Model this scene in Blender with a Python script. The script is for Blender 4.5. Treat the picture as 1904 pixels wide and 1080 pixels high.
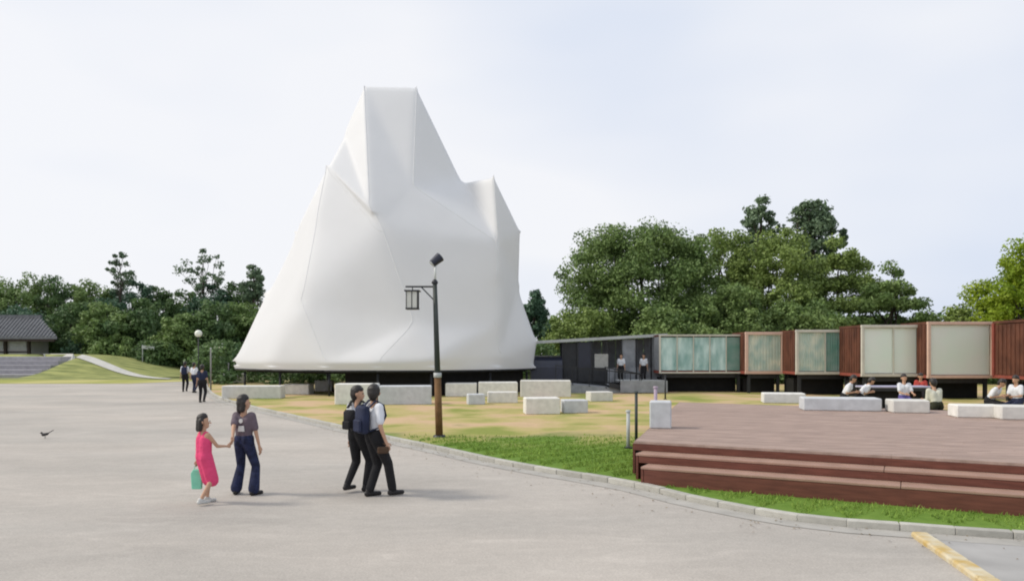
import bpy, bmesh, math, random
import numpy as np
from mathutils import Vector, Matrix
random.seed(7); rng = np.random.default_rng(7)
S = bpy.context.scene; COL = S.collection
for o in list(bpy.data.objects): bpy.data.objects.remove(o)

# ---------------------------------------------------------------- camera, sky, sun, exposure
CAMH, F, HZ, CX = 2.2, 1400.0, 655.0, 952.0
cam = bpy.data.objects.new('camera', bpy.data.cameras.new('camera')); COL.objects.link(cam)
cam.location = (0, 0, CAMH); cam.rotation_euler = (math.radians(90), 0, 0)
cam.data.sensor_width = 36; cam.data.lens = F/1904*36; cam.data.shift_y = 115/1904
cam.data.clip_end = 2000; cam.data.clip_start = 0.1; S.camera = cam
S.render.filter_size = 1.9 if hasattr(S.render, 'filter_size') else 1.5
S.cycles.filter_width = 2.0
S.view_settings.view_transform = 'Standard'; S.view_settings.look = 'None'
S.view_settings.exposure = 0.22; S.view_settings.gamma = 1.0
SUN_EL, SUN_AZ = math.radians(42), math.radians(-91)     # azimuth of the sun seen from +Y, clockwise positive

W = bpy.data.worlds.new('World'); S.world = W; W.use_nodes = True
nt = W.node_tree; nt.nodes.clear()
def N(t, **kw):
    n = nt.nodes.new(t)
    for k, v in kw.items(): setattr(n, k, v)
    return n
L = lambda a, b: nt.links.new(a, b)
out = N('ShaderNodeOutputWorld'); bg = N('ShaderNodeBackground'); bg.inputs['Strength'].default_value = 0.1
sky = N('ShaderNodeTexSky'); sky.sky_type = 'NISHITA'; sky.sun_disc = False
sky.sun_elevation = SUN_EL; sky.sun_rotation = SUN_AZ; sky.dust_density = 3.0; sky.air_density = 1.0
tc = N('ShaderNodeTexCoord'); mp = N('ShaderNodeMapping'); mp.inputs['Scale'].default_value = (1.0, 1.0, 2.6)
ns = N('ShaderNodeTexNoise'); ns.inputs['Scale'].default_value = 1.5; ns.inputs['Detail'].default_value = 3; ns.inputs['Roughness'].default_value = .45
cr = N('ShaderNodeValToRGB'); cr.color_ramp.elements[0].position = .38; cr.color_ramp.elements[1].position = .66
cr.color_ramp.elements[0].color = (.69, .75, .87, 1); cr.color_ramp.elements[1].color = (.88, .89, .925, 1)
sx = N('ShaderNodeSeparateXYZ'); add = N('ShaderNodeMath', operation='MULTIPLY_ADD'); add.inputs[1].default_value = -.26
mul = N('ShaderNodeVectorMath', operation='SCALE'); mul.inputs['Scale'].default_value = 9.15
mix = N('ShaderNodeMix', data_type='RGBA'); mix.inputs['Factor'].default_value = .95
L(tc.outputs['Generated'], mp.inputs['Vector']); L(mp.outputs[0], ns.inputs['Vector'])
L(tc.outputs['Generated'], sx.inputs[0]); L(sx.outputs['X'], add.inputs[0]); L(ns.outputs['Fac'], add.inputs[2])
L(add.outputs[0], cr.inputs['Fac']); L(cr.outputs[0], mul.inputs[0])
L(sky.outputs[0], mix.inputs[6]); L(mul.outputs[0], mix.inputs[7]); L(mix.outputs[2], bg.inputs['Color']); L(bg.outputs[0], out.inputs[0])

sl = bpy.data.lights.new('sun', 'SUN'); sl.energy = 2.0; sl.angle = math.radians(10); sl.color = (1, .93, .82)
so = bpy.data.objects.new('sun', sl); COL.objects.link(so)
sdir = Vector((math.sin(SUN_AZ)*math.cos(SUN_EL), math.cos(SUN_AZ)*math.cos(SUN_EL), math.sin(SUN_EL)))
so.location = (-40, -20, 60); so.rotation_euler = sdir.to_track_quat('Z', 'Y').to_euler()

# ---------------------------------------------------------------- helpers
def at(px, py, z=0.0):
    d = F*(CAMH-z)/(py-HZ); return Vector(((px-CX)/F*d, d, z))
def pd(px, d, z=0.0): return Vector(((px-CX)/F*d, d, z))
def zz(py, d): return CAMH-(py-HZ)/F*d

MC = {}
def mat(name, col, rough=.8, var=0.12, scale=3.0, bump=0.0, bscale=40.0, metal=0.0, spec=.3, col2=None, stretch=(1, 1, 1), detail=4, objvar=0.0, islvar=0.0, transl=0.0, coords='Object'):
    if name in MC: return MC[name]
    m = bpy.data.materials.new(name); m.use_nodes = True; t = m.node_tree; b = t.nodes['Principled BSDF']
    n = lambda k: t.nodes.new(k); l = t.links.new
    b.inputs['Roughness'].default_value = rough; b.inputs['Metallic'].default_value = metal
    b.inputs['Specular IOR Level'].default_value = spec
    tcn = n('ShaderNodeTexCoord'); mpn = n('ShaderNodeMapping'); mpn.inputs['Scale'].default_value = stretch
    if coords == 'World':
        g = n('ShaderNodeNewGeometry'); l(g.outputs['Position'], mpn.inputs['Vector'])
    else: l(tcn.outputs['Object'], mpn.inputs['Vector'])
    no = n('ShaderNodeTexNoise'); no.inputs['Scale'].default_value = scale; no.inputs['Detail'].default_value = detail
    l(mpn.outputs[0], no.inputs['Vector'])
    rp = n('ShaderNodeValToRGB'); rp.color_ramp.elements[0].position = .3; rp.color_ramp.elements[1].position = .7
    c2 = col2 if col2 else tuple(min(1, c*(1+var)) for c in col)
    c1 = col if col2 else tuple(c*(1-var) for c in col)
    rp.color_ramp.elements[0].color = (*c1, 1); rp.color_ramp.elements[1].color = (*c2, 1)
    l(no.outputs['Fac'], rp.inputs['Fac']); cur = rp.outputs[0]
    if objvar or islvar:
        hs = n('ShaderNodeHueSaturation'); l(cur, hs.inputs['Color'])
        ma = n('ShaderNodeMapRange'); ma.inputs['To Min'].default_value = 1-(objvar or islvar); ma.inputs['To Max'].default_value = 1+(objvar or islvar)
        if islvar:
            g2 = n('ShaderNodeNewGeometry'); l(g2.outputs['Random Per Island'], ma.inputs['Value'])
        else:
            oi = n('ShaderNodeObjectInfo'); l(oi.outputs['Random'], ma.inputs['Value'])
        l(ma.outputs[0], hs.inputs['Value']); cur = hs.outputs[0]
    l(cur, b.inputs['Base Color'])
    if bump:
        nb = n('ShaderNodeTexNoise'); nb.inputs['Scale'].default_value = bscale; nb.inputs['Detail'].default_value = 3
        l(mpn.outputs[0], nb.inputs['Vector']); bp = n('ShaderNodeBump'); bp.inputs['Strength'].default_value = bump; bp.inputs['Distance'].default_value = .02
        l(nb.outputs['Fac'], bp.inputs['Height']); l(bp.outputs[0], b.inputs['Normal'])
    if transl:
        tr = n('ShaderNodeBsdfTranslucent'); l(cur, tr.inputs['Color']); mx = n('ShaderNodeMixShader'); mx.inputs[0].default_value = transl
        l(b.outputs[0], mx.inputs[1]); l(tr.outputs[0], mx.inputs[2]); l(mx.outputs[0], t.nodes['Material Output'].inputs['Surface'])
    MC[name] = m; return m

def glass_mat(name, tint=(.75, .88, .84), refl=.25):
    if name in MC: return MC[name]
    m = bpy.data.materials.new(name); m.use_nodes = True; t = m.node_tree; t.nodes.remove(t.nodes['Principled BSDF'])
    tr = t.nodes.new('ShaderNodeBsdfTransparent'); tr.inputs[0].default_value = (*tint, 1)
    gl = t.nodes.new('ShaderNodeBsdfGlossy'); gl.inputs['Roughness'].default_value = .06; gl.inputs['Color'].default_value = (.9, .95, .95, 1)
    lw = t.nodes.new('ShaderNodeLayerWeight'); lw.inputs['Blend'].default_value = refl
    mx = t.nodes.new('ShaderNodeMixShader'); t.links.new(lw.outputs['Facing'], mx.inputs[0])
    t.links.new(tr.outputs[0], mx.inputs[1]); t.links.new(gl.outputs[0], mx.inputs[2]); t.links.new(mx.outputs[0], t.nodes['Material Output'].inputs['Surface'])
    MC[name] = m; return m

def props(o, label=None, cat=None, group=None, kind=None):
    if label: o['label'] = label
    if cat: o['category'] = cat
    if group: o['group'] = group
    if kind: o['kind'] = kind
    return o
def root(name, loc, label, cat, group=None, rotz=0.0, scale=1.0):
    o = bpy.data.objects.new(name, None); COL.objects.link(o); o.location = loc; o.rotation_euler = (0, 0, rotz); o.scale = (scale,)*3
    o.empty_display_size = .2; bpy_world[o.name] = Vector(loc)
    return props(o, label, cat, group)
bpy_world = {}
def origin_of(p):
    v = Vector((0, 0, 0))
    while p is not None: v = v+Vector(p.location); p = p.parent
    return v
class MB:
    def __init__(s): s.v = []; s.f = []
    def add(s, vs, fs):
        k = len(s.v); s.v += [tuple(v) for v in vs]; s.f += [tuple(i+k for i in f) for f in fs]; return s
    def box(s, c, size, rz=0.0, rx=0.0, ry=0.0):
        M = Matrix.Rotation(rz, 3, 'Z') @ Matrix.Rotation(ry, 3, 'Y') @ Matrix.Rotation(rx, 3, 'X'); c = Vector(c); h = Vector(size)/2
        vs = [c+M@Vector((x*h.x, y*h.y, z*h.z)) for z in (-1, 1) for y in (-1, 1) for x in (-1, 1)]
        return s.add(vs, [(0, 2, 3, 1), (4, 5, 7, 6), (0, 1, 5, 4), (2, 6, 7, 3), (0, 4, 6, 2), (1, 3, 7, 5)])
    def bar(s, a, b, w, h):                                    # a beam of section w x h between two points
        a, b = Vector(a), Vector(b); d = (b-a); q = d.to_track_quat('Y', 'Z').to_matrix(); c = (a+b)/2; hh = Vector((w, d.length, h))/2
        vs = [c+q@Vector((x*hh.x, y*hh.y, z*hh.z)) for z in (-1, 1) for y in (-1, 1) for x in (-1, 1)]
        return s.add(vs, [(0, 2, 3, 1), (4, 5, 7, 6), (0, 1, 5, 4), (2, 6, 7, 3), (0, 4, 6, 2), (1, 3, 7, 5)])
    def tube(s, a, b, r0, r1=None, n=12, caps=True):
        a, b = Vector(a), Vector(b); r1 = r0 if r1 is None else r1; q = (b-a).to_track_quat('Z', 'Y').to_matrix()
        vs = [p+q@Vector((math.cos(t)*r, math.sin(t)*r, 0)) for p, r in ((a, r0), (b, r1)) for t in [2*math.pi*i/n for i in range(n)]]
        fs = [(i, (i+1) % n, n+(i+1) % n, n+i) for i in range(n)]
        if caps: fs += [tuple(range(n-1, -1, -1)), tuple(range(n, 2*n))]
        return s.add(vs, fs)
    def sphere(s, c, r, n=12, sc=(1, 1, 1)):
        c = Vector(c); vs = [c+Vector((0, 0, -r*sc[2]))]; m = n//2
        for j in range(1, m):
            ph = -math.pi/2+math.pi*j/m
            vs += [c+Vector((math.cos(t)*math.cos(ph)*r*sc[0], math.sin(t)*math.cos(ph)*r*sc[1], math.sin(ph)*r*sc[2])) for t in [2*math.pi*i/n for i in range(n)]]
        vs.append(c+Vector((0, 0, r*sc[2]))); fs = [(0, 1+(i+1) % n, 1+i) for i in range(n)]
        for j in range(m-2):
            fs += [(1+j*n+i, 1+j*n+(i+1) % n, 1+(j+1)*n+(i+1) % n, 1+(j+1)*n+i) for i in range(n)]
        k = 1+(m-2)*n; fs += [(k+i, k+(i+1) % n, k+n) for i in range(n)]
        return s.add(vs, fs)
    def lathe(s, c, prof, n=16):
        c = Vector(c); vs = [c+Vector((math.cos(t)*r, math.sin(t)*r, z)) for r, z in prof for t in [2*math.pi*i/n for i in range(n)]]
        fs = [(j*n+i, j*n+(i+1) % n, (j+1)*n+(i+1) % n, (j+1)*n+i) for j in range(len(prof)-1) for i in range(n)]
        return s.add(vs, fs)
    def prism(s, pts, z0, z1):
        n = len(pts); vs = [(p[0], p[1], z0) for p in pts]+[(p[0], p[1], z1) for p in pts]
        return s.add(vs, [tuple(range(n-1, -1, -1)), tuple(range(n, 2*n))]+[(i, (i+1) % n, n+(i+1) % n, n+i) for i in range(n)])
    def build(s, name, m, parent=None, world=True, loc=None, smooth=False, bevel=0.0, label=None, kind=None):
        me = bpy.data.meshes.new(name); org = Vector((0, 0, 0))
        if loc is not None and parent is None: org = Vector(loc)
        if parent is not None and world: org = origin_of(parent)
        me.from_pydata([(v[0]-org.x, v[1]-org.y, v[2]-org.z) for v in s.v], [], s.f); me.materials.append(m)
        bm = bmesh.new(); bm.from_mesh(me); bmesh.ops.recalc_face_normals(bm, faces=bm.faces)
        if bevel: bmesh.ops.bevel(bm, geom=list(bm.edges), offset=bevel, segments=1, affect='EDGES', profile=.5)
        bm.to_mesh(me); bm.free()
        if smooth: me.polygons.foreach_set('use_smooth', [True]*len(me.polygons))
        o = bpy.data.objects.new(name, me); COL.objects.link(o)
        if parent is not None: o.parent = parent
        else: o.location = org
        if label: o['label'] = label
        if kind: o['kind'] = kind
        return o
def npmesh(name, V, Fc, m, parent=None, loc=(0, 0, 0), smooth=False):
    me = bpy.data.meshes.new(name); k = Fc.shape[1]
    me.vertices.add(len(V)); me.vertices.foreach_set('co', V.astype(np.float32).ravel())
    me.loops.add(Fc.size); me.loops.foreach_set('vertex_index', Fc.astype(np.int32).ravel())
    me.polygons.add(len(Fc)); me.polygons.foreach_set('loop_start', np.arange(0, Fc.size, k, dtype=np.int32)); me.polygons.foreach_set('loop_total', np.full(len(Fc), k, dtype=np.int32))
    me.update(); me.validate(); me.materials.append(m)
    if smooth: me.polygons.foreach_set('use_smooth', [True]*len(me.polygons))
    o = bpy.data.objects.new(name, me); COL.objects.link(o); o.location = loc
    if parent is not None: o.parent = parent
    return o

# ---------------------------------------------------------------- materials
M_plaza = mat('plaza_concrete', (.43, .405, .37), .9, col2=(.55, .50, .445), scale=.10, bump=.25, bscale=30, detail=6, stretch=(1, 2.2, 1), coords='World')
M_kerb = mat('kerb_stone', (.42, .41, .37), .9, .12, 6, .3, 60, objvar=.12)
M_gutter = mat('gutter_concrete', (.38, .365, .335), .9, .12, 2.5, .2, 40, coords='World')
M_stone = mat('granite_block', (.68, .67, .63), .85, .10, 5, .25, 50, objvar=.10)
M_stone2 = mat('bluish_granite', (.54, .56, .58), .85, .10, 5, .25, 50)
M_deck = mat('deck_board', (.34, .25, .21), .75, .2, 2.0, .1, 60, islvar=.10, stretch=(1, 6, 1))
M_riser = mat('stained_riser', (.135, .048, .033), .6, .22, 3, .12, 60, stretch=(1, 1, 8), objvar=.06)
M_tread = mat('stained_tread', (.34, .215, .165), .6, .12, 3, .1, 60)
M_corten = mat('rust_red_steel', (.105, .040, .024), .75, .38, 2.2, .1, 30, stretch=(1, 1, .6))
M_pink = mat('pale_pink_frame', (.62, .43, .345), .6, .08, 3)
M_cream = mat('cream_frame', (.56, .54, .47), .6, .08, 3)
M_redf = mat('red_oxide_frame', (.26, .07, .05), .6, .15, 3)
M_dark = mat('dark_steel', (.022, .024, .028), .5, .2, 4, spec=.4)
M_navy = mat('navy_panel', (.018, .022, .04), .35, .2, 2, spec=.5)
M_grey = mat('grey_steel', (.27, .285, .31), .5, .15, 4, spec=.4)
M_lgrey = mat('light_grey_metal', (.46, .48, .47), .5, .1, 4)
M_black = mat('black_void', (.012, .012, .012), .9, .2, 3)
M_glass = glass_mat('clear_glass', (.97, .99, .985), .07)
M_teal = mat('teal_curtain', (.30, .48, .47), .8, scale=2.2, col2=(.78, .88, .88), stretch=(1.4, 1, .5), detail=4)
M_teal2 = mat('green_teal_curtain', (.16, .34, .28), .8, scale=1.2, col2=(.34, .44, .42), stretch=(1.2, 1, 1.6), detail=4)
M_mint = mat('mint_screen', (.84, .88, .79), .8, scale=.7, col2=(.90, .86, .82), detail=3)
M_interior = mat('pale_interior', (.40, .52, .48), .8, scale=2, col2=(.80, .76, .64), stretch=(1.2, 1, .8), detail=4)
M_blind = mat('white_blind', (.62, .66, .56), .8, .06, 3)
M_wall = mat('white_plaster', (.50, .49, .46), .9, .08, 2, .1, 30)
M_tile = mat('grey_roof_tile', (.16, .165, .175), .8, .25, 4, objvar=.12)
M_woodd = mat('dark_timber', (.055, .042, .036), .8, .2, 4)
M_steps = mat('grey_stone_step', (.34, .33, .35), .9, .12, 3, objvar=.08)
M_path = mat('pale_path', (.52, .51, .47), .9, .08, .8, coords='World')
M_bark = mat('bark', (.075, .06, .048), .95, .3, 6, .5, 30)
M_soil = mat('forest_floor', (.05, .06, .028), .95, .3, .6, coords='World')
M_pole = mat('rusty_brown_pole', (.16, .085, .035), .75, .3, 5)
M_polet = mat('dark_green_pole', (.045, .055, .05), .5, .2, 5)
M_globe = mat('milky_globe', (.80, .82, .72), .3, .03, 4)
M_yellow = mat('worn_yellow_paint', (.50, .35, .12), .8, scale=5, col2=(.60, .56, .44), detail=5, coords='World')
M_lamp = mat('lantern_paper', (.66, .66, .60), .6, .05, 5)

def plaza_nodes():
    t = M_plaza.node_tree; b = t.nodes['Principled BSDF']; l = t.links.new
    src = b.inputs['Base Color'].links[0].from_socket
    g = t.nodes.new('ShaderNodeNewGeometry'); cur = src
    for (sc, st, rz, lo, hi, amt) in ((.30, (1, 1.8, 1), .5, .32, .6, .10), (1.1, (1, 3, 1), -.5, .52, .70, .06), (7, (1, 1, 1), 0, .35, .7, .05), (45, (1, 1, 1), 0, .35, .7, .16)):
        mp = t.nodes.new('ShaderNodeMapping'); mp.inputs['Scale'].default_value = st; mp.inputs['Rotation'].default_value = (0, 0, rz); l(g.outputs['Position'], mp.inputs['Vector'])
        n = t.nodes.new('ShaderNodeTexNoise'); n.inputs['Scale'].default_value = sc; n.inputs['Detail'].default_value = 4; n.inputs['Distortion'].default_value = .6; l(mp.outputs[0], n.inputs['Vector'])
        r = t.nodes.new('ShaderNodeMapRange'); r.inputs['From Min'].default_value = lo; r.inputs['From Max'].default_value = hi; r.inputs['To Min'].default_value = 1-amt; r.inputs['To Max'].default_value = 1+amt*.35; l(n.outputs['Fac'], r.inputs['Value'])
        h = t.nodes.new('ShaderNodeHueSaturation'); l(cur, h.inputs['Color']); l(r.outputs[0], h.inputs['Value']); cur = h.outputs[0]
    l(cur, b.inputs['Base Color'])
plaza_nodes()
# membrane: white coated fabric, slightly wrinkled
M_memb = mat('white_membrane', (.80, .805, .81), .55, .02, .5, .06, .9, transl=.15)

# lawn : green turf near, straw-dry turf and sandy soil in the middle
m = bpy.data.materials.new('lawn_ground'); m.use_nodes = True; t = m.node_tree; b = t.nodes['Principled BSDF']; b.inputs['Roughness'].default_value = .95; b.inputs['Specular IOR Level'].default_value = .1
g = t.nodes.new('ShaderNodeNewGeometry'); sp = t.nodes.new('ShaderNodeSeparateXYZ'); t.links.new(g.outputs['Position'], sp.inputs[0])
def mth(op, a, b_=None, c=None, clamp=False):
    n = t.nodes.new('ShaderNodeMath'); n.operation = op; n.use_clamp = clamp
    for i, v in enumerate((a, b_, c)):
        if v is None: continue
        if isinstance(v, (int, float)): n.inputs[i].default_value = v
        else: t.links.new(v, n.inputs[i])
    return n.outputs[0]
nz = t.nodes.new('ShaderNodeTexNoise'); nz.inputs['Scale'].default_value = .42; nz.inputs['Detail'].default_value = 5; t.links.new(g.outputs['Position'], nz.inputs['Vector'])
nz2 = t.nodes.new('ShaderNodeTexNoise'); nz2.inputs['Scale'].default_value = 5; nz2.inputs['Detail'].default_value = 4; t.links.new(g.outputs['Position'], nz2.inputs['Vector'])
# how far from the turf's fading edge (about 19.5 m away), ragged
gr = mth('MULTIPLY_ADD', sp.outputs['Y'], -.30, mth('MULTIPLY_ADD', nz.outputs['Fac'], 5.0, 3.55), clamp=True)
cg = t.nodes.new('ShaderNodeMix'); cg.data_type = 'RGBA'; cg.inputs[6].default_value = (.085, .165, .022, 1); cg.inputs[7].default_value = (.17, .26, .05, 1); t.links.new(nz2.outputs['Fac'], cg.inputs['Factor'])
cs = t.nodes.new('ShaderNodeValToRGB'); e = cs.color_ramp.elements; e[0].position = .36; e[0].color = (.24, .27, .07, 1); e[1].position = .60; e[1].color = (.53, .38, .235, 1)
e2 = e.new(.48); e2.color = (.42, .36, .15, 1); t.links.new(nz.outputs['Fac'], cs.inputs['Fac'])
far = mth('MULTIPLY_ADD', sp.outputs['Y'], .12, -6.2, clamp=True)
cm = t.nodes.new('ShaderNodeMix'); cm.data_type = 'RGBA'; t.links.new(gr, cm.inputs['Factor']); t.links.new(cs.outputs[0], cm.inputs[6]); t.links.new(cg.outputs[2], cm.inputs[7])
cf = t.nodes.new('ShaderNodeMix'); cf.data_type = 'RGBA'; t.links.new(far, cf.inputs['Factor']); t.links.new(cm.outputs[2], cf.inputs[6]); cf.inputs[7].default_value = (.06, .075, .03, 1)
t.links.new(cf.outputs[2], b.inputs['Base Color'])
bp = t.nodes.new('ShaderNodeBump'); bp.inputs['Strength'].default_value = .6; bp.inputs['Distance'].default_value = .05; t.links.new(nz2.outputs['Fac'], bp.inputs['Height']); t.links.new(bp.outputs[0], b.inputs['Normal'])
M_lawn = m

# ---------------------------------------------------------------- ground, plaza, kerb
GZ = .07
MB().prism([(-400, -60), (400, -60), (400, 900), (-400, 900)], -.6, -.02).build('ground', M_soil, kind='structure')
MB().prism([(-120, -30), (60, -30), (60, 59.5), (-23.5, 59.5), (-27, 53), (-120, 53)], -.3, 0).build('plaza', M_plaza, kind='structure')
KP = [(2000, 1012), (1904, 1004), (1800, 997), (1700, 989), (1500, 972), (1300, 936), (1170, 905), (1000, 876), (900, 857), (820, 839), (720, 817), (620, 794), (520, 771), (460, 757), (415, 744), (392, 733), (384, 722), (382, 712), (384, 704)]
kp = [at(x, y, 0) for x, y in KP]
kd = (kp[0]-kp[1]).normalized(); kp = [kp[0]+kd*q for q in (12, 10.5, 9, 7.5, 6, 4.5, 3, 2, 1)]+kp
# smooth resample
def resample(P, step):
    Q = []
    for i in range(len(P)-1):
        p0 = P[max(i-1, 0)]; p1 = P[i]; p2 = P[i+1]; p3 = P[min(i+2, len(P)-1)]
        for k in range(24):
            u = k/24; Q.append(.5*((2*p1)+(-p0+p2)*u+(2*p0-5*p1+4*p2-p3)*u*u+(-p0+3*p1-3*p2+p3)*u**3))
    Q.append(P[-1]); R = [Q[0]]; acc = 0
    for a, b_ in zip(Q, Q[1:]):
        d = (b_-a).length
        while acc+d >= step:
            u = (step-acc)/d; a = a.lerp(b_, u); R.append(a); d = (b_-a).length; acc = 0
        acc += d
    return R
ks = resample(kp, .6)
def offset(P, dist):
    R = []
    for i, p in enumerate(P):
        d = (P[min(i+1, len(P)-1)]-P[max(i-1, 0)]); d.z = 0; d.normalize(); R.append(p+Vector((-d.y, d.x, 0))*dist)
    return R
kerb = root('kerb', ks[0], 'long curved pale stone kerb between the grey plaza and the lawn', 'kerb'); kerb['kind'] = 'structure'
for i in range(len(ks)-1):
    a, b_ = ks[i], ks[i+1]; d = b_-a; c = (a+b_)/2; nrm = Vector((-d.y, d.x, 0)).normalized()
    if i == 0:
        st = MB().box((0, 0, 0), (.14, .594, .28)).build('kerb_stone', M_kerb, kerb, world=False, bevel=.008); proto = st
    else:
        st = proto.copy(); COL.objects.link(st); st.parent = kerb
    st.location = c-ks[0]+Vector((0, 0, -.052+random.uniform(-.006, .006)))-nrm*.075; st.rotation_euler = (0, random.uniform(-.02, .02), math.atan2(-d.x, d.y)+random.uniform(-.008, .008))
# gutter strip on the plaza side (the kerb runs away from the camera with the lawn on its right)
oi, oo = offset(ks, .0), offset(ks, .34)
def strip(name, A, B, z, m, kind='structure'):
    mb = MB(); n = len(A); mb.v = [(p.x, p.y, z) for p in A]+[(p.x, p.y, z) for p in B]; mb.f = [(i, i+1, n+i+1, n+i) for i in range(n-1)]
    return mb.build(name, m, kind=kind)
strip('gutter', oi, oo, .006, M_gutter)
# lawn sheet: inner side of the kerb
inner = offset(ks, -.15)
pts = [(p.x, p.y) for p in inner]; pts = pts+[(pts[-1][0]-2, 64), (-60, 66), (-60, 150), (140, 150), (140, -5), (pts[0][0], -5)]
mb = MB(); mb.v = [(x, y, GZ) for x, y in pts]; mb.f = [tuple(range(len(pts)))]
me = bpy.data.meshes.new('lawn'); bm = bmesh.new(); vs = [bm.verts.new(v) for v in mb.v]; f_ = bm.faces.new(vs); bmesh.ops.triangulate(bm, faces=[f_]); bmesh.ops.recalc_face_normals(bm, faces=bm.faces)
if sum(f.normal.z for f in bm.faces) < 0: bmesh.ops.reverse_faces(bm, faces=bm.faces)
bm.to_mesh(me); bm.free(); me.materials.append(M_lawn); o = bpy.data.objects.new('lawn', me); COL.objects.link(o); o['kind'] = 'structure'
# other pavement beyond the yellow kerb
pa = [at(1722, 1000), at(2000, 1027), at(2000, 1500), at(1870, 1110)]
M_asph = mat('grey_asphalt', (.36, .352, .34), .9, .12, 1.5, .2, 50, coords='World')
mb = MB(); q0 = at(1722, 998); mb.v = [(q0.x, q0.y, .004), (14, 7.2, .004), (14, 2, .004), (3.9, 2, .004)]; mb.f = [(0, 3, 2, 1)]; mb.build('side_road', M_asph, kind='structure')
# yellow painted kerb stones
ya, yb = at(1708, 996), at(1842, 1088); yd = (yb-ya).normalized(); ya2 = ya+yd*.02
yk = root('yellow_kerb', ya, 'low kerb with worn yellow paint running towards the viewer at lower right', 'kerb')
for i in range(5):
    a = ya2+yd*(i*.62); b_ = a+yd*.61; MB().bar(a+Vector((0, 0, .005)), b_+Vector((0, 0, .005)), .19, .11).build('kerb_stone', M_yellow, yk, bevel=.02)

# ---------------------------------------------------------------- left bank, steps and path
def hb(x, y):
    s1 = min(max((y-60.2)/11.5, 0), 1); s2 = min(max((-27.5-x)/14, 0), 1)
    s1 = s1*s1*(3-2*s1); s2 = s2*s2*(3-2*s2); return max(0, 2.0*s1*s2-(.65 if x < -40.7 and y < 71.5 else 0))
M_bank = mat('green_bank_turf', (.12, .15, .045), .95, scale=1.1, col2=(.34, .35, .12), detail=5, coords='World', stretch=(.5, 1.6, 1))
mb = MB(); nx, ny = 70, 24; X0, X1, Y0, Y1 = -110, -24, 60.0, 84
for j in range(ny+1):
    for i in range(nx+1):
        x = X0+(X1-X0)*i/nx; y = Y0+(Y1-Y0)*j/ny; mb.v.append((x, y, hb(x, y)+.015))
for j in range(ny):
    for i in range(nx): k = j*(nx+1)+i; mb.f.append((k, k+1, k+nx+2, k+nx+1))
mb.build('grass_bank', M_bank, kind='structure', smooth=True)
A = []; B = []
for k in range(30):
    u = k/29; x = -47+u*19; y = 74.5-u*9.5-3*u*u; A.append((x, y)); B.append((x+.4, y-1.9+.4*u))
mb = MB(); n = 30; mb.v = [(x, y, hb(x, y)+.07) for x, y in A]+[(x, y, hb(x, y)+.07) for x, y in B]; mb.f = [(i, n+i, n+i+1, i+1) for i in range(n-1)]; mb.build('bank_path', M_path, kind='structure')
mb = MB(); mb.v = [(-110, 53, .012), (-27, 53, .012), (-23.4, 59.5, .012), (-23.4, 61, .012), (-110, 61, .012)]; mb.f = [(0, 1, 2, 3, 4)]
mb.build('yellowing_grass_strip', mat('yellow_turf', (.28, .30, .06), .95, scale=.25, col2=(.46, .42, .16), coords='World', stretch=(1, .3, 1)), kind='structure')
stp = root('stone_steps', (-44, 62, 0), 'wide grey stone steps up the bank below the tiled-roof hall at far left', 'steps')
for k in range(5):
    MB().box((-57.2+k*.25, 63.2+k*1.5+1.6, .22+k*.37-.2), (33-k*.9, 3.2 if k == 4 else 1.5, .62)).build('step', M_steps, stp, bevel=.02)

# ---------------------------------------------------------------- tiled hall, far left
HX, HY = -46.5, 76.0      # right front corner column
hall = root('tiled_roof_hall', (-60, 80, 2), 'low white-walled hall with grey tiled roof at far left edge', 'building')
ro = pd(106, 74); ez = zz(626, 74); rz = zz(590, 76.5)
ex = ro.x; ridge_y = 79; 
for (nm, pts4) in (('roof_slope', [(ex-40, 74, ez), (ex, 74, ez), (ex-3.3, 76.5, rz), (ex-40, 76.5, rz)]), ('roof_slope', [(ex-40, 79, ez), (ex-3, 79, ez), (ex-3.3, 76.5, rz), (ex-40, 76.5, rz)]), ('roof_slope', [(ex, 74, ez), (ex-3, 79, ez), (ex-3.3, 76.5, rz)])):
    mb = MB(); n = len(pts4); mb.v = pts4+[(x, y, z-.22) for x, y, z in pts4]
    mb.f = [tuple(range(n)), tuple(range(2*n-1, n-1, -1))]+[(i, (i+1) % n, n+(i+1) % n, n+i) for i in range(n)]
    mb.build(nm, M_tile, hall)
mb = MB()
for k in range(110):
    x = ex-.3-k*.36; xt = min(x, ex-3.3); 
    fr = 1.0 if x < ex-3.2 else (ex-x)/3.2
    mb.bar((x, 73.98, ez+.05), (x, 74+2.5*fr, ez+.05+(rz-ez)*fr), .12, .09)
rt = mb.build('roof_tile_rows', M_tile, hall); rt['kind'] = 'stuff'
MB().bar((ex-40, 76.5, rz+.1), (ex-3.1, 76.5, rz+.1), .3, .3).build('roof_ridge', M_tile, hall)
MB().bar((ex-40, 74.3, ez-.33), (ex-.4, 74.3, ez-.33), .3, .24).build('eave_beam', M_woodd, hall)
wz = zz(628, 75.6); MB().box((ex-23.6, 77.1, (wz+1.7)/2+.1), (40, 2.8, wz-1.5)).build('wall', M_wall, hall)
for k in range(14):
    x = ex-3.75-k*2.35; MB().box((x, 75.55, (wz+1.75)/2), (.24, .24, wz-1.6)).build('column', M_woodd, hall)
    if k < 13:
        w = MB().box((x-1.17, 75.68, 3.0), (1.7, .08, 1.0)).build('window', M_lgrey, hall)
MB().box((ex-23.4, 75.2, 1.75), (42, 1.6, .5)).build('plinth', M_wall, hall)
MB().box((ex-23.6, 75.62, 2.25), (40, .06, .12)).build('sill_beam', M_woodd, hall)

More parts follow.
